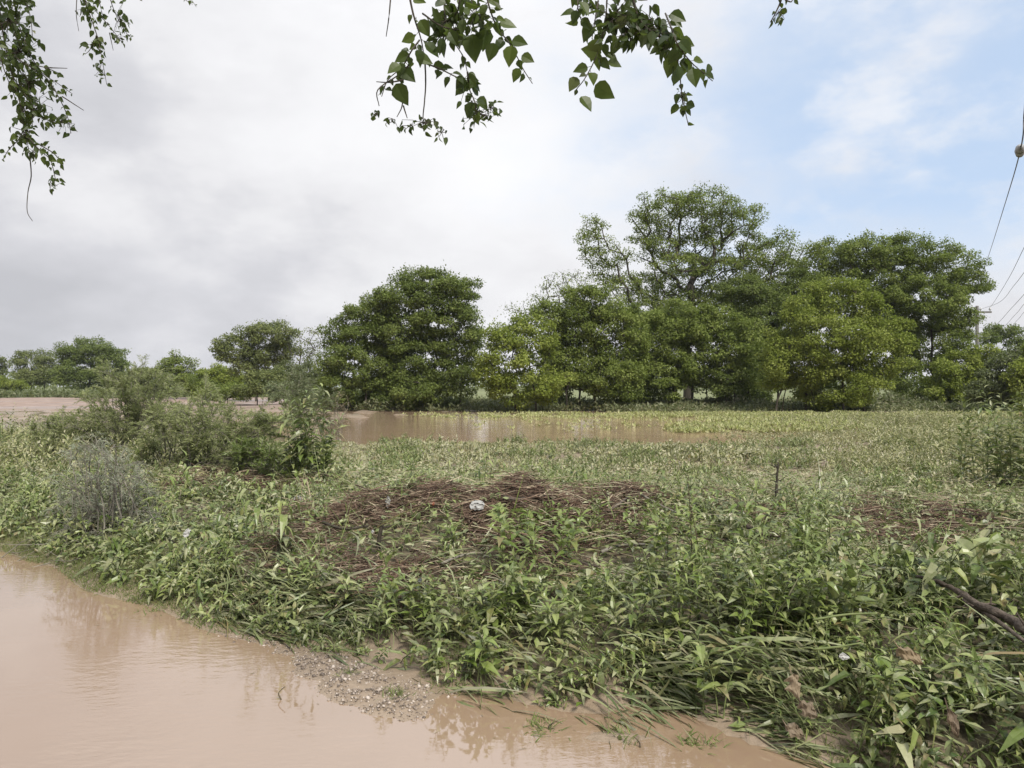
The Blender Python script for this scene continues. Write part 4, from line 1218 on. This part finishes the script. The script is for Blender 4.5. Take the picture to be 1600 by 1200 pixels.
stick('driftwood_branch', 'thin curved twig standing up on the front of the debris heap', [(720, 856), (722, 838), (760, 820), (775, 800)], .006, .004, 512, .12, mat='redstem', side=2)
g = G(592, 862, .05)
stick('tree_stump', 'short dark upright stump in front of the debris heap', [(590, 866), (592, 845), (597, 820)], .019, .015, 513, Ys=[g[1]] * 3, mat='twig', cat='stump', side=2)
g = G(1214, 790, .05)
stick('dead_stalk', 'dark dead upright stalk with stubby side twigs, beyond the flattened weeds', [(1214, 795), (1213, 765), (1216, 722)], .022, .008, 514, Ys=[g[1]] * 3, mat='twig', cat='stalk', side=9, sl=.5)
stick('submerged_twig', 'small crooked twig sticking out of the road water', [(440, 1093), (436, 1082), (446, 1072)], .004, .002, 515, 0, mat='redstem', cat='twig', Ys=[G(440, 1093)[1]] * 3)
stick('submerged_twig', 'tiny dark twig standing in shallow water below the bank', [(862, 1142), (857, 1134), (866, 1128)], .004, .002, 516, 0, mat='twig', cat='twig', Ys=[G(862, 1140)[1]] * 3, side=2)
stick('submerged_twig', 'curled brown stem rising from the shallow water right of centre', [(1000, 1168), (998, 1158), (990, 1150)], .004, .002, 517, 0, mat='redstem', cat='twig', Ys=[G(1000, 1168)[1]] * 3, side=1)
stick('fallen_stem', 'pale green fallen stem lying across the weeds, upper of the two at right', [(1270, 968), (1320, 960), (1370, 958)], .006, .004, 518, .42, mat='stem', cat='stem')
stick('fallen_stem', 'pale green fallen stem lying across the weeds, lower of the two at right', [(1270, 1014), (1310, 1010), (1345, 1004)], .006, .004, 519, .42, mat='stem', cat='stem')
stick('fallen_stem', 'arched pale stem bending over the weeds near the water gap', [(1130, 1022), (1160, 1010), (1190, 1016)], .006, .004, 520, .4, mat='stem', cat='stem')


# ------------------------------------------------------------------ litter and big dead leaves
def scrap(name, label, px, py, w, h, seed, mat, lift=.12, cat='litter', crumple=.35, tilt=.8):
    rng = np.random.default_rng(seed)
    g = G(px, py, lift)
    c = P(px, py, g[1])
    k = 7
    u, v = np.meshgrid(np.linspace(-.5, .5, k), np.linspace(-.5, .5, k))
    s = w / F * g[1]
    t = h / F * g[1]
    x = u * s * (1 + rng.normal(0, .10, u.shape))
    z = v * t * (1 + rng.normal(0, .12, u.shape))
    y = rng.normal(0, 1, u.shape) * min(s, t) * crumple * .5 + v * t * tilt
    cut = 1 - .35 * (np.abs(u) * np.abs(v) * 4) ** 1
    p = np.stack([x * cut, y, z * cut], -1) + c
    th = p + A(0, .004, .002)
    idx = np.arange(k * k).reshape(k, k)
    q = np.stack([idx[:-1, :-1], idx[:-1, 1:], idx[1:, 1:], idx[1:, :-1]], -1).reshape(-1, 4)
    m = MB()
    ring = np.concatenate([idx[0, :], idx[1:, -1], idx[-1, -2::-1], idx[-2:0, 0]])
    rq = np.stack([ring, np.roll(ring, -1), np.roll(ring, -1) + k * k, ring + k * k], -1)
    m.add(np.concatenate([p.reshape(-1, 3), th.reshape(-1, 3)]), np.concatenate([q, q[:, ::-1] + k * k, rq[:, ::-1]]))
    o = m.build(name, M[mat], smooth_shade=False)
    me = o.data
    cc = c.astype(np.float32)
    co_ = np.empty(len(me.vertices) * 3, np.float32)
    me.vertices.foreach_get('co', co_)
    me.vertices.foreach_set('co', (co_.reshape(-1, 3) - cc).ravel())
    o.location = tuple(c)
    tag(o, label, cat)
    return o


scrap('plastic_bag', 'crumpled whitish plastic bag caught behind the debris heap', 746, 790, 24, 13, 601, 'plastic', crumple=.45, tilt=1.4)
scrap('plastic_scrap', 'small bright white scrap caught in the weeds at left', 292, 833, 11, 12, 602, 'plastic', lift=.35)
scrap('plastic_scrap', 'upright narrow white scrap at the back edge of the debris heap', 606, 784, 8, 18, 603, 'plastic', tilt=.1)
scrap('plastic_scrap', 'flat whitish scrap at the left end of the debris heap', 468, 779, 22, 8, 604, 'plastic')
scrap('plastic_scrap', 'tiny orange-red scrap on the brown debris heap', 677, 787, 5, 4, 605, 'orange')
scrap('plastic_scrap', 'tiny round white scrap near the upright stump', 582, 831, 5, 5, 606, 'plastic')
scrap('plastic_scrap', 'small white scrap in the dark hollow before the debris heap', 656, 906, 7, 6, 607, 'plastic', lift=.25)
scrap('plastic_scrap', 'greyish white scrap in the weeds left of the pale stems', 1318, 1026, 14, 8, 608, 'plastic', lift=.38)


def dead_leaf(label, px, py, L, W, ang, seed, lift=.3):
    rng = np.random.default_rng(seed)
    g = G(px, py, lift)
    c = P(px, py, g[1])
    root = thing('dead_leaf', c, label, 'leaf', 'big brown leaves hanging at the right of the bank')
    m = MB()
    ku, kv = 11, 9
    u, v = np.meshgrid(np.linspace(0, 1, ku), np.linspace(-1, 1, kv), indexing='ij')
    wid = np.sin(np.pi * u ** .75) ** .7 * (1 + .22 * np.sin(u * 17 + seed)) * W * .5
    D = unit(A(math.cos(ang), -.3, math.sin(ang)))
    S = unit(np.cross(D, A(.1, -1., .4)))
    N = np.cross(S, D)
    if N[1] > 0:
        N = -N
    w_ = v * wid * (1 + .18 * rng.normal(0, 1, u.shape) * np.abs(v))
    z = -(v ** 2) * W * (.22 + .2 * np.sin(u * 5 + seed)) + W * .10 * np.sin(u * 9 + v * 4 + seed) - L * .2 * u ** 2 + rng.normal(0, W * .05, u.shape)
    p = c + D * ((u - .4) * L)[..., None] + S * w_[..., None] + N * z[..., None]
    idx = np.arange(ku * kv).reshape(ku, kv)
    q = np.stack([idx[:-1, :-1], idx[:-1, 1:], idx[1:, 1:], idx[1:, :-1]], -1).reshape(-1, 4)
    col = leaf_cols(rng, 1, .15)
    m.add(p, q, rep(col, ku * kv))
    e0 = p[0, kv // 2]
    tubes(m, np.stack([e0, e0 - D * L * .2 + A(0, 0, .02)])[None], np.array([[.003, .002]]), 4, col)
    part(m, 'blade', M['deadleaf'], root)


dead_leaf('big grey-brown leaf hanging limp beside the water gap', 1243, 1068, .11, .065, -1.3, 621)
dead_leaf('big brown crumpled leaf below the grey-brown hanging leaf', 1262, 1105, .10, .06, -.7, 622, .2)
dead_leaf('big brown leaf lying on the weeds in the right foreground', 1420, 1022, .12, .06, -.5, 623, .38)
dead_leaf('pale curled leaf near the water edge in the right foreground', 1240, 1140, .09, .06, -.4, 624, .12)
dead_leaf('long pale mud coated leaf near the right border', 1490, 1125, .12, .045, -1.2, 625, .25)


# ------------------------------------------------------------------ leafy branches hanging into the top of the view
def hanging(name, label, Y, stems, seed, size=.058, gap=.030, clusters=(), big=(), r=.0030, jit=.06, group='leafy branches hanging overhead', bare=(), aspect=.74):
    """stems: photo-pixel polylines at depth Y, leaves alternate along them; clusters: (px, py, rx, ry, n, leaf size); big: single leaves (px, py, length px, angle)"""
    rng = np.random.default_rng(seed)
    root = thing(name, P(*stems[0][0], Y), label, 'branch', group)
    sm, lm = MB(), MB()
    for si, s in enumerate(list(stems) + list(bare)):
        dy = rng.normal(0, jit, len(s)) * (0 if si == 0 else 1)
        pts = np.array([P(px, py, Y + dy[k]) for k, (px, py) in enumerate(s)])
        out = polytube(sm, pts, r * (1.5 if si == 0 else 1), r * .45, 5, .05, seed + si, 5)
        if si >= len(stems):
            continue
        seg = np.linalg.norm(np.diff(out, axis=0), axis=1)
        cum = np.concatenate([[0], np.cumsum(seg)])
        n = max(2, int(cum[-1] / gap))
        tt = (np.arange(n) + rng.uniform(.1, .9, n)) / n * cum[-1]
        q = np.stack([np.interp(tt, cum, out[:, k]) for k in range(3)], 1)
        T = unit(np.stack([np.interp(tt, cum, np.gradient(out[:, k])) for k in range(3)], 1))
        sgn = np.where(np.arange(n) % 2 == 0, 1, -1)[:, None]
        side = unit(np.cross(T, A(0, 1., 0))) * sgn
        D = unit(side * .75 + T * .35 + A(0, 0, -.55) + rng.normal(0, .3, (n, 3)))
        N = unit(rng.normal(0, .42, (n, 3)) + A(0, -1., .25))
        L = size * rng.uniform(.42, 1.05, n) * (1 - .45 * (tt / cum[-1]) ** 3)
        pe = q + D * L[:, None] * .25
        tubes(sm, np.stack([q, pe], 1), np.full((n, 2), r * .3), 3)
        leafN(lm, pe, D, N, L, L * aspect * rng.uniform(.8, 1.1, n), leaf_cols(rng, n, -.5), rng.uniform(0, .55, n), .2)
    for px, py, rx, ry, n, sz in clusters:
        u = rng.normal(0, .5, (n, 2)).clip(-1, 1)
        dpt = Y + rng.normal(0, .05, n)
        q = np.array([P(px + u[k, 0] * rx, py + u[k, 1] * ry, dpt[k]) for k in range(n)])
        D = unit(rng.normal(0, .55, (n, 3)) + A(0, 0, -.8))
        L = sz * rng.uniform(.5, 1.08, n)
        leafN(lm, q, D, rng.normal(0, .8, (n, 3)) + A(0, -.8, 0), L, L * aspect * .85 * rng.uniform(.6, 1.1, n), leaf_cols(rng, n, -.5, 0, .7), rng.uniform(0, .4, n), .2)
        cc = P(px, py, Y)
        tubes(sm, np.stack([np.repeat(cc[None], n, 0), (q + cc) / 2 + rng.normal(0, .006, (n, 3)), q], 1), np.array([[r * .45, r * .35, r * .25]]).repeat(n, 0), 3)
    if big:
        q = np.array([P(b[0], b[1], Y + rng.normal(0, .03)) for b in big])
        a = np.radians([b[3] for b in big])
        D = np.stack([np.cos(a), rng.normal(0, .2, len(a)), -np.sin(a)], 1)
        L = np.array([b[2] for b in big]) / F * Y
        leafN(lm, q, D, rng.normal(0, .3, (len(a), 3)) + A(0, -1., .2), L, L * aspect, leaf_cols(rng, len(a), -.5, .4, 1), .1, .12)
    part(sm, 'twigs', M['twig'], root, True)
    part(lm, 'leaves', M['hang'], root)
    return root


hanging('hanging_branch', 'dark leafy branch hanging at top centre, with a bare forked main twig', 2.35,
        [[(636, -40), (641, 0), (648, 30), (658, 62), (664, 98)], [(655, 62), (642, 80), (628, 104), (606, 124), (596, 150)], [(664, 98), (690, 108), (714, 120), (728, 122)], [(696, -30), (694, 10), (698, 40), (710, 66), (724, 88), (730, 112)],
         [(755, -30), (765, 12), (778, 44), (794, 64), (808, 88), (818, 108), (832, 130)], [(730, 112), (734, 140), (742, 160), (744, 186)], [(722, -30), (716, 10), (712, 40)], [(660, 20), (690, 40), (720, 46)]],
        701, clusters=[(706, 28, 46, 34, 40, .052), (742, 22, 40, 40, 32, .052), (690, 52, 26, 22, 16, .055), (750, 178, 26, 22, 30, .032), (727, 132, 22, 26, 14, .042), (662, 192, 34, 14, 18, .028), (690, 206, 14, 12, 8, .028), (588, 178, 8, 14, 6, .026), (612, 190, 12, 10, 6, .026), (766, 168, 16, 16, 14, .024), (640, 196, 20, 8, 8, .026)],
        big=[(656, 30, 30, 60), (648, 55, 24, 160), (664, 66, 30, 40), (650, 88, 28, 20), (628, 108, 32, 45), (618, 130, 38, 60), (780, 35, 30, 10), (800, 62, 28, 20), (800, 70, 34, 100), (760, 45, 36, 100), (738, 52, 46, 85), (772, 66, 30, 110), (815, 86, 24, 30), (812, 106, 24, 120), (640, 84, 28, 160), (625, 100, 26, 140)],
        bare=[[(664, 98), (665, 130), (663, 160), (661, 186), (668, 200)], [(612, -30), (608, 20), (603, 56)], [(630, 140), (628, 165), (620, 182)], [(630, 165), (636, 184)], [(630, 124), (608, 128), (588, 127)], [(640, 100), (620, 118), (590, 140), (592, 165)]])
hanging('hanging_branch', 'dense leafy branch hanging at top, right of the centre one', 2.3,
        [[(985, -40), (990, 0), (1000, 30), (1020, 50), (1044, 62), (1056, 84), (1062, 110), (1066, 150), (1076, 196)], [(1040, 20), (1052, 50), (1060, 70), (1080, 96), (1098, 112), (1114, 126)], [(950, -30), (948, 10), (945, 40), (938, 70), (928, 96), (914, 122), (900, 140)],
         [(905, -30), (903, 10), (908, 30)], [(960, 0), (970, 30), (985, 60)], [(935, 0), (930, 30), (925, 60)]],
        702, size=.06, clusters=[(990, 28, 44, 38, 42, .056), (955, 25, 38, 38, 30, .056), (1030, 38, 38, 38, 26, .052), (1000, 50, 26, 26, 16, .055), (1050, 70, 16, 24, 12, .05), (978, 54, 26, 22, 18, .045), (915, 4, 24, 14, 14, .04), (1066, 152, 10, 26, 12, .04), (1034, 72, 18, 16, 10, .045)],
        big=[(940, 82, 34, 190), (946, 82, 26, 35), (950, 95, 24, 20), (930, 132, 40, 40), (908, 150, 30, 55), (1062, 62, 26, 20), (1060, 100, 34, 100), (1082, 106, 32, 80), (1110, 100, 18, 110), (1050, 88, 32, 100), (902, 120, 26, 120), (1048, 20, 28, 30), (935, 60, 36, 110)])
hanging('hanging_branch', 'small leaf tip poking down at the top toward the right', 2.4, [[(1224, -40), (1222, -5), (1214, 16), (1204, 34)], [(1222, -5), (1236, 2), (1240, -4)]], 703, clusters=[(1218, 18, 12, 14, 9, .035)], size=.04)
hanging('hanging_branch', 'large trailing branch of small leaves hanging at the upper left', 3.6,
        [[(-10, -60), (0, 30), (14, 100), (30, 160), (38, 200), (46, 245)], [(20, -40), (24, 20), (40, 70), (62, 110), (90, 130), (112, 146)], [(10, 80), (40, 100), (70, 120), (90, 150), (104, 180), (110, 208)], [(-10, 20), (0, 70), (20, 120), (40, 150), (60, 180), (84, 190)],
         [(40, 190), (30, 215), (14, 232), (4, 248)], [(44, 215), (62, 235), (78, 250), (86, 280)], [(60, 225), (84, 240), (98, 258)], [(46, 100), (70, 105), (96, 116)], [(0, -30), (30, -10), (45, 20), (50, 60)], [(-10, 60), (6, 110), (26, 160)], [(20, 60), (34, 110), (48, 160), (50, 200)]],
        704, size=.050, gap=.020, clusters=[(12, 30, 34, 40, 60, .05), (28, 80, 34, 36, 60, .05), (44, 128, 34, 30, 50, .05), (60, 165, 34, 24, 40, .048), (40, 205, 24, 24, 34, .042), (50, 238, 16, 14, 20, .036), (82, 285, 12, 12, 16, .034), (94, 190, 22, 16, 18, .045), (20, -10, 40, 24, 34, .05), (38, 172, 18, 20, 20, .05)],
        bare=[[(46, 245), (48, 275), (43, 300), (42, 330), (50, 345)], [(70, 105), (104, 106)], [(96, 150), (130, 172)]], r=.0032)
hanging('hanging_branch', 'smaller trailing branch hanging beside the large one at the upper left', 3.8,
        [[(128, -50), (132, 0), (142, 30), (152, 60), (160, 100), (166, 132)], [(165, -40), (172, 0), (184, 30), (196, 50), (204, 58)], [(132, 0), (150, 18), (170, 40), (190, 66)], [(150, 55), (140, 76), (132, 84)], [(150, -30), (156, 10), (165, 40)]],
        705, size=.046, gap=.024, clusters=[(140, 14, 24, 18, 26, .045), (185, 28, 22, 26, 22, .042), (150, 70, 18, 16, 18, .042), (155, 108, 12, 16, 12, .04), (190, 60, 12, 10, 8, .03)],
        bare=[[(120, -20), (118, 20), (122, 48)], [(170, 50), (176, 78)]], r=.0026)
hanging('hanging_branch', 'tiny leaf tip touching the top border left of centre', 3.8, [[(280, -40), (286, -6), (300, 6)], [(286, -10), (296, -4), (306, 10)], [(214, -30), (218, 0)]], 706, size=.035, r=.002)

# ------------------------------------------------------------------ power pole and lines
Yp = 72.
g = P(1527, 604, Yp)
root = thing('power_pole', (g[0], Yp, 0.1), 'grey power pole with one crossarm, half hidden behind the wide tree', 'power pole')
m = MB()
top = P(1527, 478, Yp)
tubes(m, np.array([[[g[0], Yp, -.2], [g[0], Yp, 4.], [g[0], Yp, top[2]], [g[0], Yp, top[2] + .02]]]), np.array([[.2, .17, .14, .02]]), 12)
part(m, 'post', M['pole'], root, True)
m = MB()
za = P(1527, 488, Yp)[2]
x0, x1 = P(1508, 488, Yp)[0], P(1547, 488, Yp)[0]
h, dpt = .085, .07
bx = np.array([[x, Yp - .22 + sy * dpt, za + sz * h] for x in (x0, x1) for sy in (-1, 1) for sz in (-1, 1)])
m.add(bx, [[0, 1, 3, 2], [4, 6, 7, 5], [0, 4, 5, 1], [2, 3, 7, 6], [0, 2, 6, 4], [1, 5, 7, 3]])
part(m, 'crossarm', M['pole'], root)
for px in (1511, 1530, 1545):
    m = MB()
    x = P(px, 488, Yp)[0]
    zz = za + h
    tubes(m, np.array([[[x, Yp - .22, zz], [x, Yp - .22, zz + .10], [x, Yp - .22, zz + .12], [x, Yp - .22, zz + .20], [x, Yp - .22, zz + .22], [x, Yp - .22, zz + .34], [x, Yp - .22, zz + .38]]]), np.array([[.03, .03, .10, .10, .06, .09, .02]]), 10)
    part(m, 'insulator', M['porcelain'], root, True)


def line(label, ctrl, r=.008, ins=None):
    """ctrl: (px, py, depth)"""
    p = np.array([P(*c) for c in ctrl])
    root = thing('power_line', p[0], label, 'power line', 'power lines running to the pole')
    m = MB()
    # near pieces are thinner on the ground of perspective: one real radius all along
    out = polytube(m, p, r, r, 6, 0, 1, 14)
    part(m, 'cable', M['wire'], root, True)
    if ins:
        c = P(*ins)
        d = unit(P(1599, 195, 8.6) - P(1592, 255, 9.4))
        q = [(-.10, .012), (-.085, .04), (-.06, .045), (-.05, .025), (-.035, .05), (.0, .055), (.02, .03), (.035, .05), (.06, .05), (.075, .028), (.09, .03), (.10, .01)]
        m = MB()
        tubes(m, np.array([[c + d * a * 1.15 for a, _ in q]]), np.array([[b * 1.1 for _, b in q]]), 12)
        part(m, 'insulator', M['porcelain'], root, True)
        m = MB()
        for s in (-.045, .028):
            tubes(m, np.array([[c + d * (s - .006), c + d * (s + .006)]]) * 1.0, np.array([[.052, .052]]), 12)
        part(m, 'clamp', M['iron'], root, True)


line('overhead cable with a spool insulator, the highest at the right border', [(1511, 484, 71.8), (1528, 450, 45.), (1545, 400, 28.), (1572, 315, 15.), (1595, 235, 9.1), (1601, 180, 8.4), (1606, 110, 7.8), (1614, -20, 7.2)], .0075, (1595, 235, 9.1))
line('overhead cable second from the top, ending at the right of the crossarm', [(1545, 484, 71.8), (1556, 468, 55), (1578, 432, 40), (1602, 384, 30), (1660, 270, 22), (1800, 20, 15)], .012)
line('overhead cable third from the top, meeting the middle of the crossarm', [(1530, 484, 71.8), (1562, 472, 55), (1584, 447, 42), (1604, 421, 33), (1700, 290, 24), (1900, 40, 15)], .012)
line('overhead cable fourth from the top, sagging below the crossarm', [(1527, 512, 71.8), (1552, 510, 58), (1582, 480, 44), (1604, 456, 35), (1700, 350, 24), (1900, 120, 15)], .012)
line('overhead cable fifth from the top, just below the fourth', [(1527, 520, 71.8), (1560, 516, 58), (1588, 490, 44), (1604, 471, 37), (1700, 372, 24), (1900, 150, 15)], .010)
line('lowest overhead cable, disappearing behind the small dark tree', [(1527, 528, 71.8), (1565, 524, 58), (1590, 500, 46), (1606, 482, 38), (1700, 395, 25), (1900, 185, 15)], .010)


# ------------------------------------------------------------------ damp air
m, nt, out = new_mat('damp_air')
pv = nd(nt, 'ShaderNodeVolumePrincipled')
pv.inputs['Color'].default_value = (.93, .95, 1., 1)
pv.inputs['Density'].default_value = HAZE
pv.inputs['Anisotropy'].default_value = .2
nt.links.new(pv.outputs[0], out.inputs['Volume'])
mb = MB()
c8 = np.array([[x, y, z] for x in (-3700, 3700) for y in (-120, 3700) for z in (-1.6, 24.)], float)
mb.add(c8, [[0, 1, 3, 2], [4, 6, 7, 5], [0, 4, 5, 1], [2, 3, 7, 6], [0, 2, 6, 4], [1, 5, 7, 3]])
tag(mb.build('haze', m), 'thin damp haze lying over the whole field', kind='stuff')

# ------------------------------------------------------------------ sky, sun, camera
SUN_AZ, SUN_EL = 152., 46.
w = bpy.data.worlds.new('World')
scene.world = w
w.use_nodes = True
nt = w.node_tree
nt.nodes.clear()
out = nt.nodes.new('ShaderNodeOutputWorld')
bg = nt.nodes.new('ShaderNodeBackground')
sky = nt.nodes.new('ShaderNodeTexSky')
sky.sky_type = 'NISHITA'
sky.sun_disc = False
sky.sun_elevation = math.radians(SUN_EL)
sky.sun_rotation = math.radians(SUN_AZ)
sky.air_density, sky.dust_density, sky.ozone_density = 1.0, 1.2, 2.0
STR = .1
bg.inputs[1].default_value = STR
tc = nt.nodes.new('ShaderNodeTexCoord')
sx = nt.nodes.new('ShaderNodeSeparateXYZ')
nt.links.new(tc.outputs['Generated'], sx.inputs[0])
mp = nt.nodes.new('ShaderNodeMapping')
mp.inputs['Scale'].default_value = (1., 1., 1.5)
nt.links.new(tc.outputs['Generated'], mp.inputs[0])
mp2 = nt.nodes.new('ShaderNodeMapping')
mp2.inputs['Scale'].default_value = (1., 1., 1.9)
mp2.inputs['Rotation'].default_value = (0, math.radians(14), 0)
nt.links.new(tc.outputs['Generated'], mp2.inputs[0])
nA = noise(nt, 2.1, 6, .52, mp.outputs[0])
nB = noise(nt, 4.6, 8, .58, mp2.outputs[0])
nC = noise(nt, 1.7, 5, .5, mp.outputs[0])
nW = noise(nt, 6.0, 7, .6, mp2.outputs[0])
# clear patch: to the right and fairly high, with a soft ragged edge and thin wisps in it
edge = math_(nt, 'ADD', sx.outputs[0], math_(nt, 'MULTIPLY', math_(nt, 'SUBTRACT', nA, .5), .65))
edge = math_(nt, 'ADD', edge, math_(nt, 'MULTIPLY', math_(nt, 'SUBTRACT', nB, .5), .55))
mr = nt.nodes.new('ShaderNodeMapRange')
mr.interpolation_type = 'SMOOTHSTEP'
nt.links.new(edge, mr.inputs[0])
mr.inputs[1].default_value, mr.inputs[2].default_value = 0., .48
mr.inputs[3].default_value, mr.inputs[4].default_value = 0., .92
lowm = nt.nodes.new('ShaderNodeMapRange')
lowm.interpolation_type = 'SMOOTHSTEP'
nt.links.new(math_(nt, 'ADD', sx.outputs[2], math_(nt, 'MULTIPLY', math_(nt, 'SUBTRACT', nB, .5), .22)), lowm.inputs[0])
lowm.inputs[1].default_value, lowm.inputs[2].default_value = .05, .24
wisp = nt.nodes.new('ShaderNodeMapRange')
wisp.interpolation_type = 'SMOOTHSTEP'
nt.links.new(nW, wisp.inputs[0])
wisp.inputs[1].default_value, wisp.inputs[2].default_value = .44, .72
wisp.inputs[3].default_value, wisp.inputs[4].default_value = 1., .3
clear = math_(nt, 'MULTIPLY', math_(nt, 'MULTIPLY', mr.outputs[0], lowm.outputs[0]), wisp.outputs[0])
K = 1 / STR
# grey bases low on the left, brighter cloud toward the zenith as under any overcast
grey = math_(nt, 'ADD', math_(nt, 'MULTIPLY', nC, .60), math_(nt, 'MULTIPLY', nB, .40))
lft = math_(nt, 'MULTIPLY', math_(nt, 'MAXIMUM', math_(nt, 'MULTIPLY', sx.outputs[0], -1.), 0.), .16)
grey = math_(nt, 'SUBTRACT', grey, lft)
cc = ramp(nt, [(.30, (.47, .475, .505)), (.41, (.58, .583, .615)), (.48, (.70, .70, .72)), (.56, (.77, .772, .79)), (.70, (.84, .842, .855))], grey)
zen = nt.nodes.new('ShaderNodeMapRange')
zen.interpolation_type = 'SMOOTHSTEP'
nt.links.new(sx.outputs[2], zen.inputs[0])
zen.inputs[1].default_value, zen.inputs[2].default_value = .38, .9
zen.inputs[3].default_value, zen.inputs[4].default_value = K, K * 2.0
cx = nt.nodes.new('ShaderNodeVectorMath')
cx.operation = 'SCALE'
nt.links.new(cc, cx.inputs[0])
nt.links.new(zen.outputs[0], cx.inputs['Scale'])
back = nt.nodes.new('ShaderNodeMapRange')  # unseen low sky behind the camera, dimmed on purpose to cut frontal fill
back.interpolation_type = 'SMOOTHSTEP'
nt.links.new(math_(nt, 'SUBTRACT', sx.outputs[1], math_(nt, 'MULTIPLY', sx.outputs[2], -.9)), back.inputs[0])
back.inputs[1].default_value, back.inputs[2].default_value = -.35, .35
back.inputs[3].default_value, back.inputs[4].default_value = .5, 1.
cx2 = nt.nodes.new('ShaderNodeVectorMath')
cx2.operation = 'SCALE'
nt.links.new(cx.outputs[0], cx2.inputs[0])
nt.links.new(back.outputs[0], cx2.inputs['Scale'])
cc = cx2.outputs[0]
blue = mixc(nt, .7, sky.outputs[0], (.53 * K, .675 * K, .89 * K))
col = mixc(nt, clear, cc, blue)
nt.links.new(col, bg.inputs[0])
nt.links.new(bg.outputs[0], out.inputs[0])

sd = bpy.data.lights.new('sun', 'SUN')
sd.energy = 4.3
sd.angle = math.radians(14)
sd.color = (1., .95, .85)
so = bpy.data.objects.new('sun', sd)
COL.objects.link(so)
sv = Vector((math.sin(math.radians(SUN_AZ)) * math.cos(math.radians(SUN_EL)), math.cos(math.radians(SUN_AZ)) * math.cos(math.radians(SUN_EL)), math.sin(math.radians(SUN_EL))))
so.rotation_euler = sv.to_track_quat('Z', 'Y').to_euler()

cd = bpy.data.cameras.new('camera')
cd.sensor_width = 36.
cd.lens = 36. * F / 1600.
cd.clip_start, cd.clip_end = .05, 9000.
co = bpy.data.objects.new('camera', cd)
COL.objects.link(co)
co.location = (0, 0, CAMH)
co.rotation_euler = (math.radians(90) + math.atan((HZ - 600) / F), 0, 0)
scene.camera = co
vs = scene.view_settings
vs.view_transform = 'Standard'
vs.look = 'None'
vs.exposure = .27
vs.gamma = 1.
scene.cycles.max_bounces = 8
scene.cycles.transparent_max_bounces = 8
scene.cycles.use_denoising = True
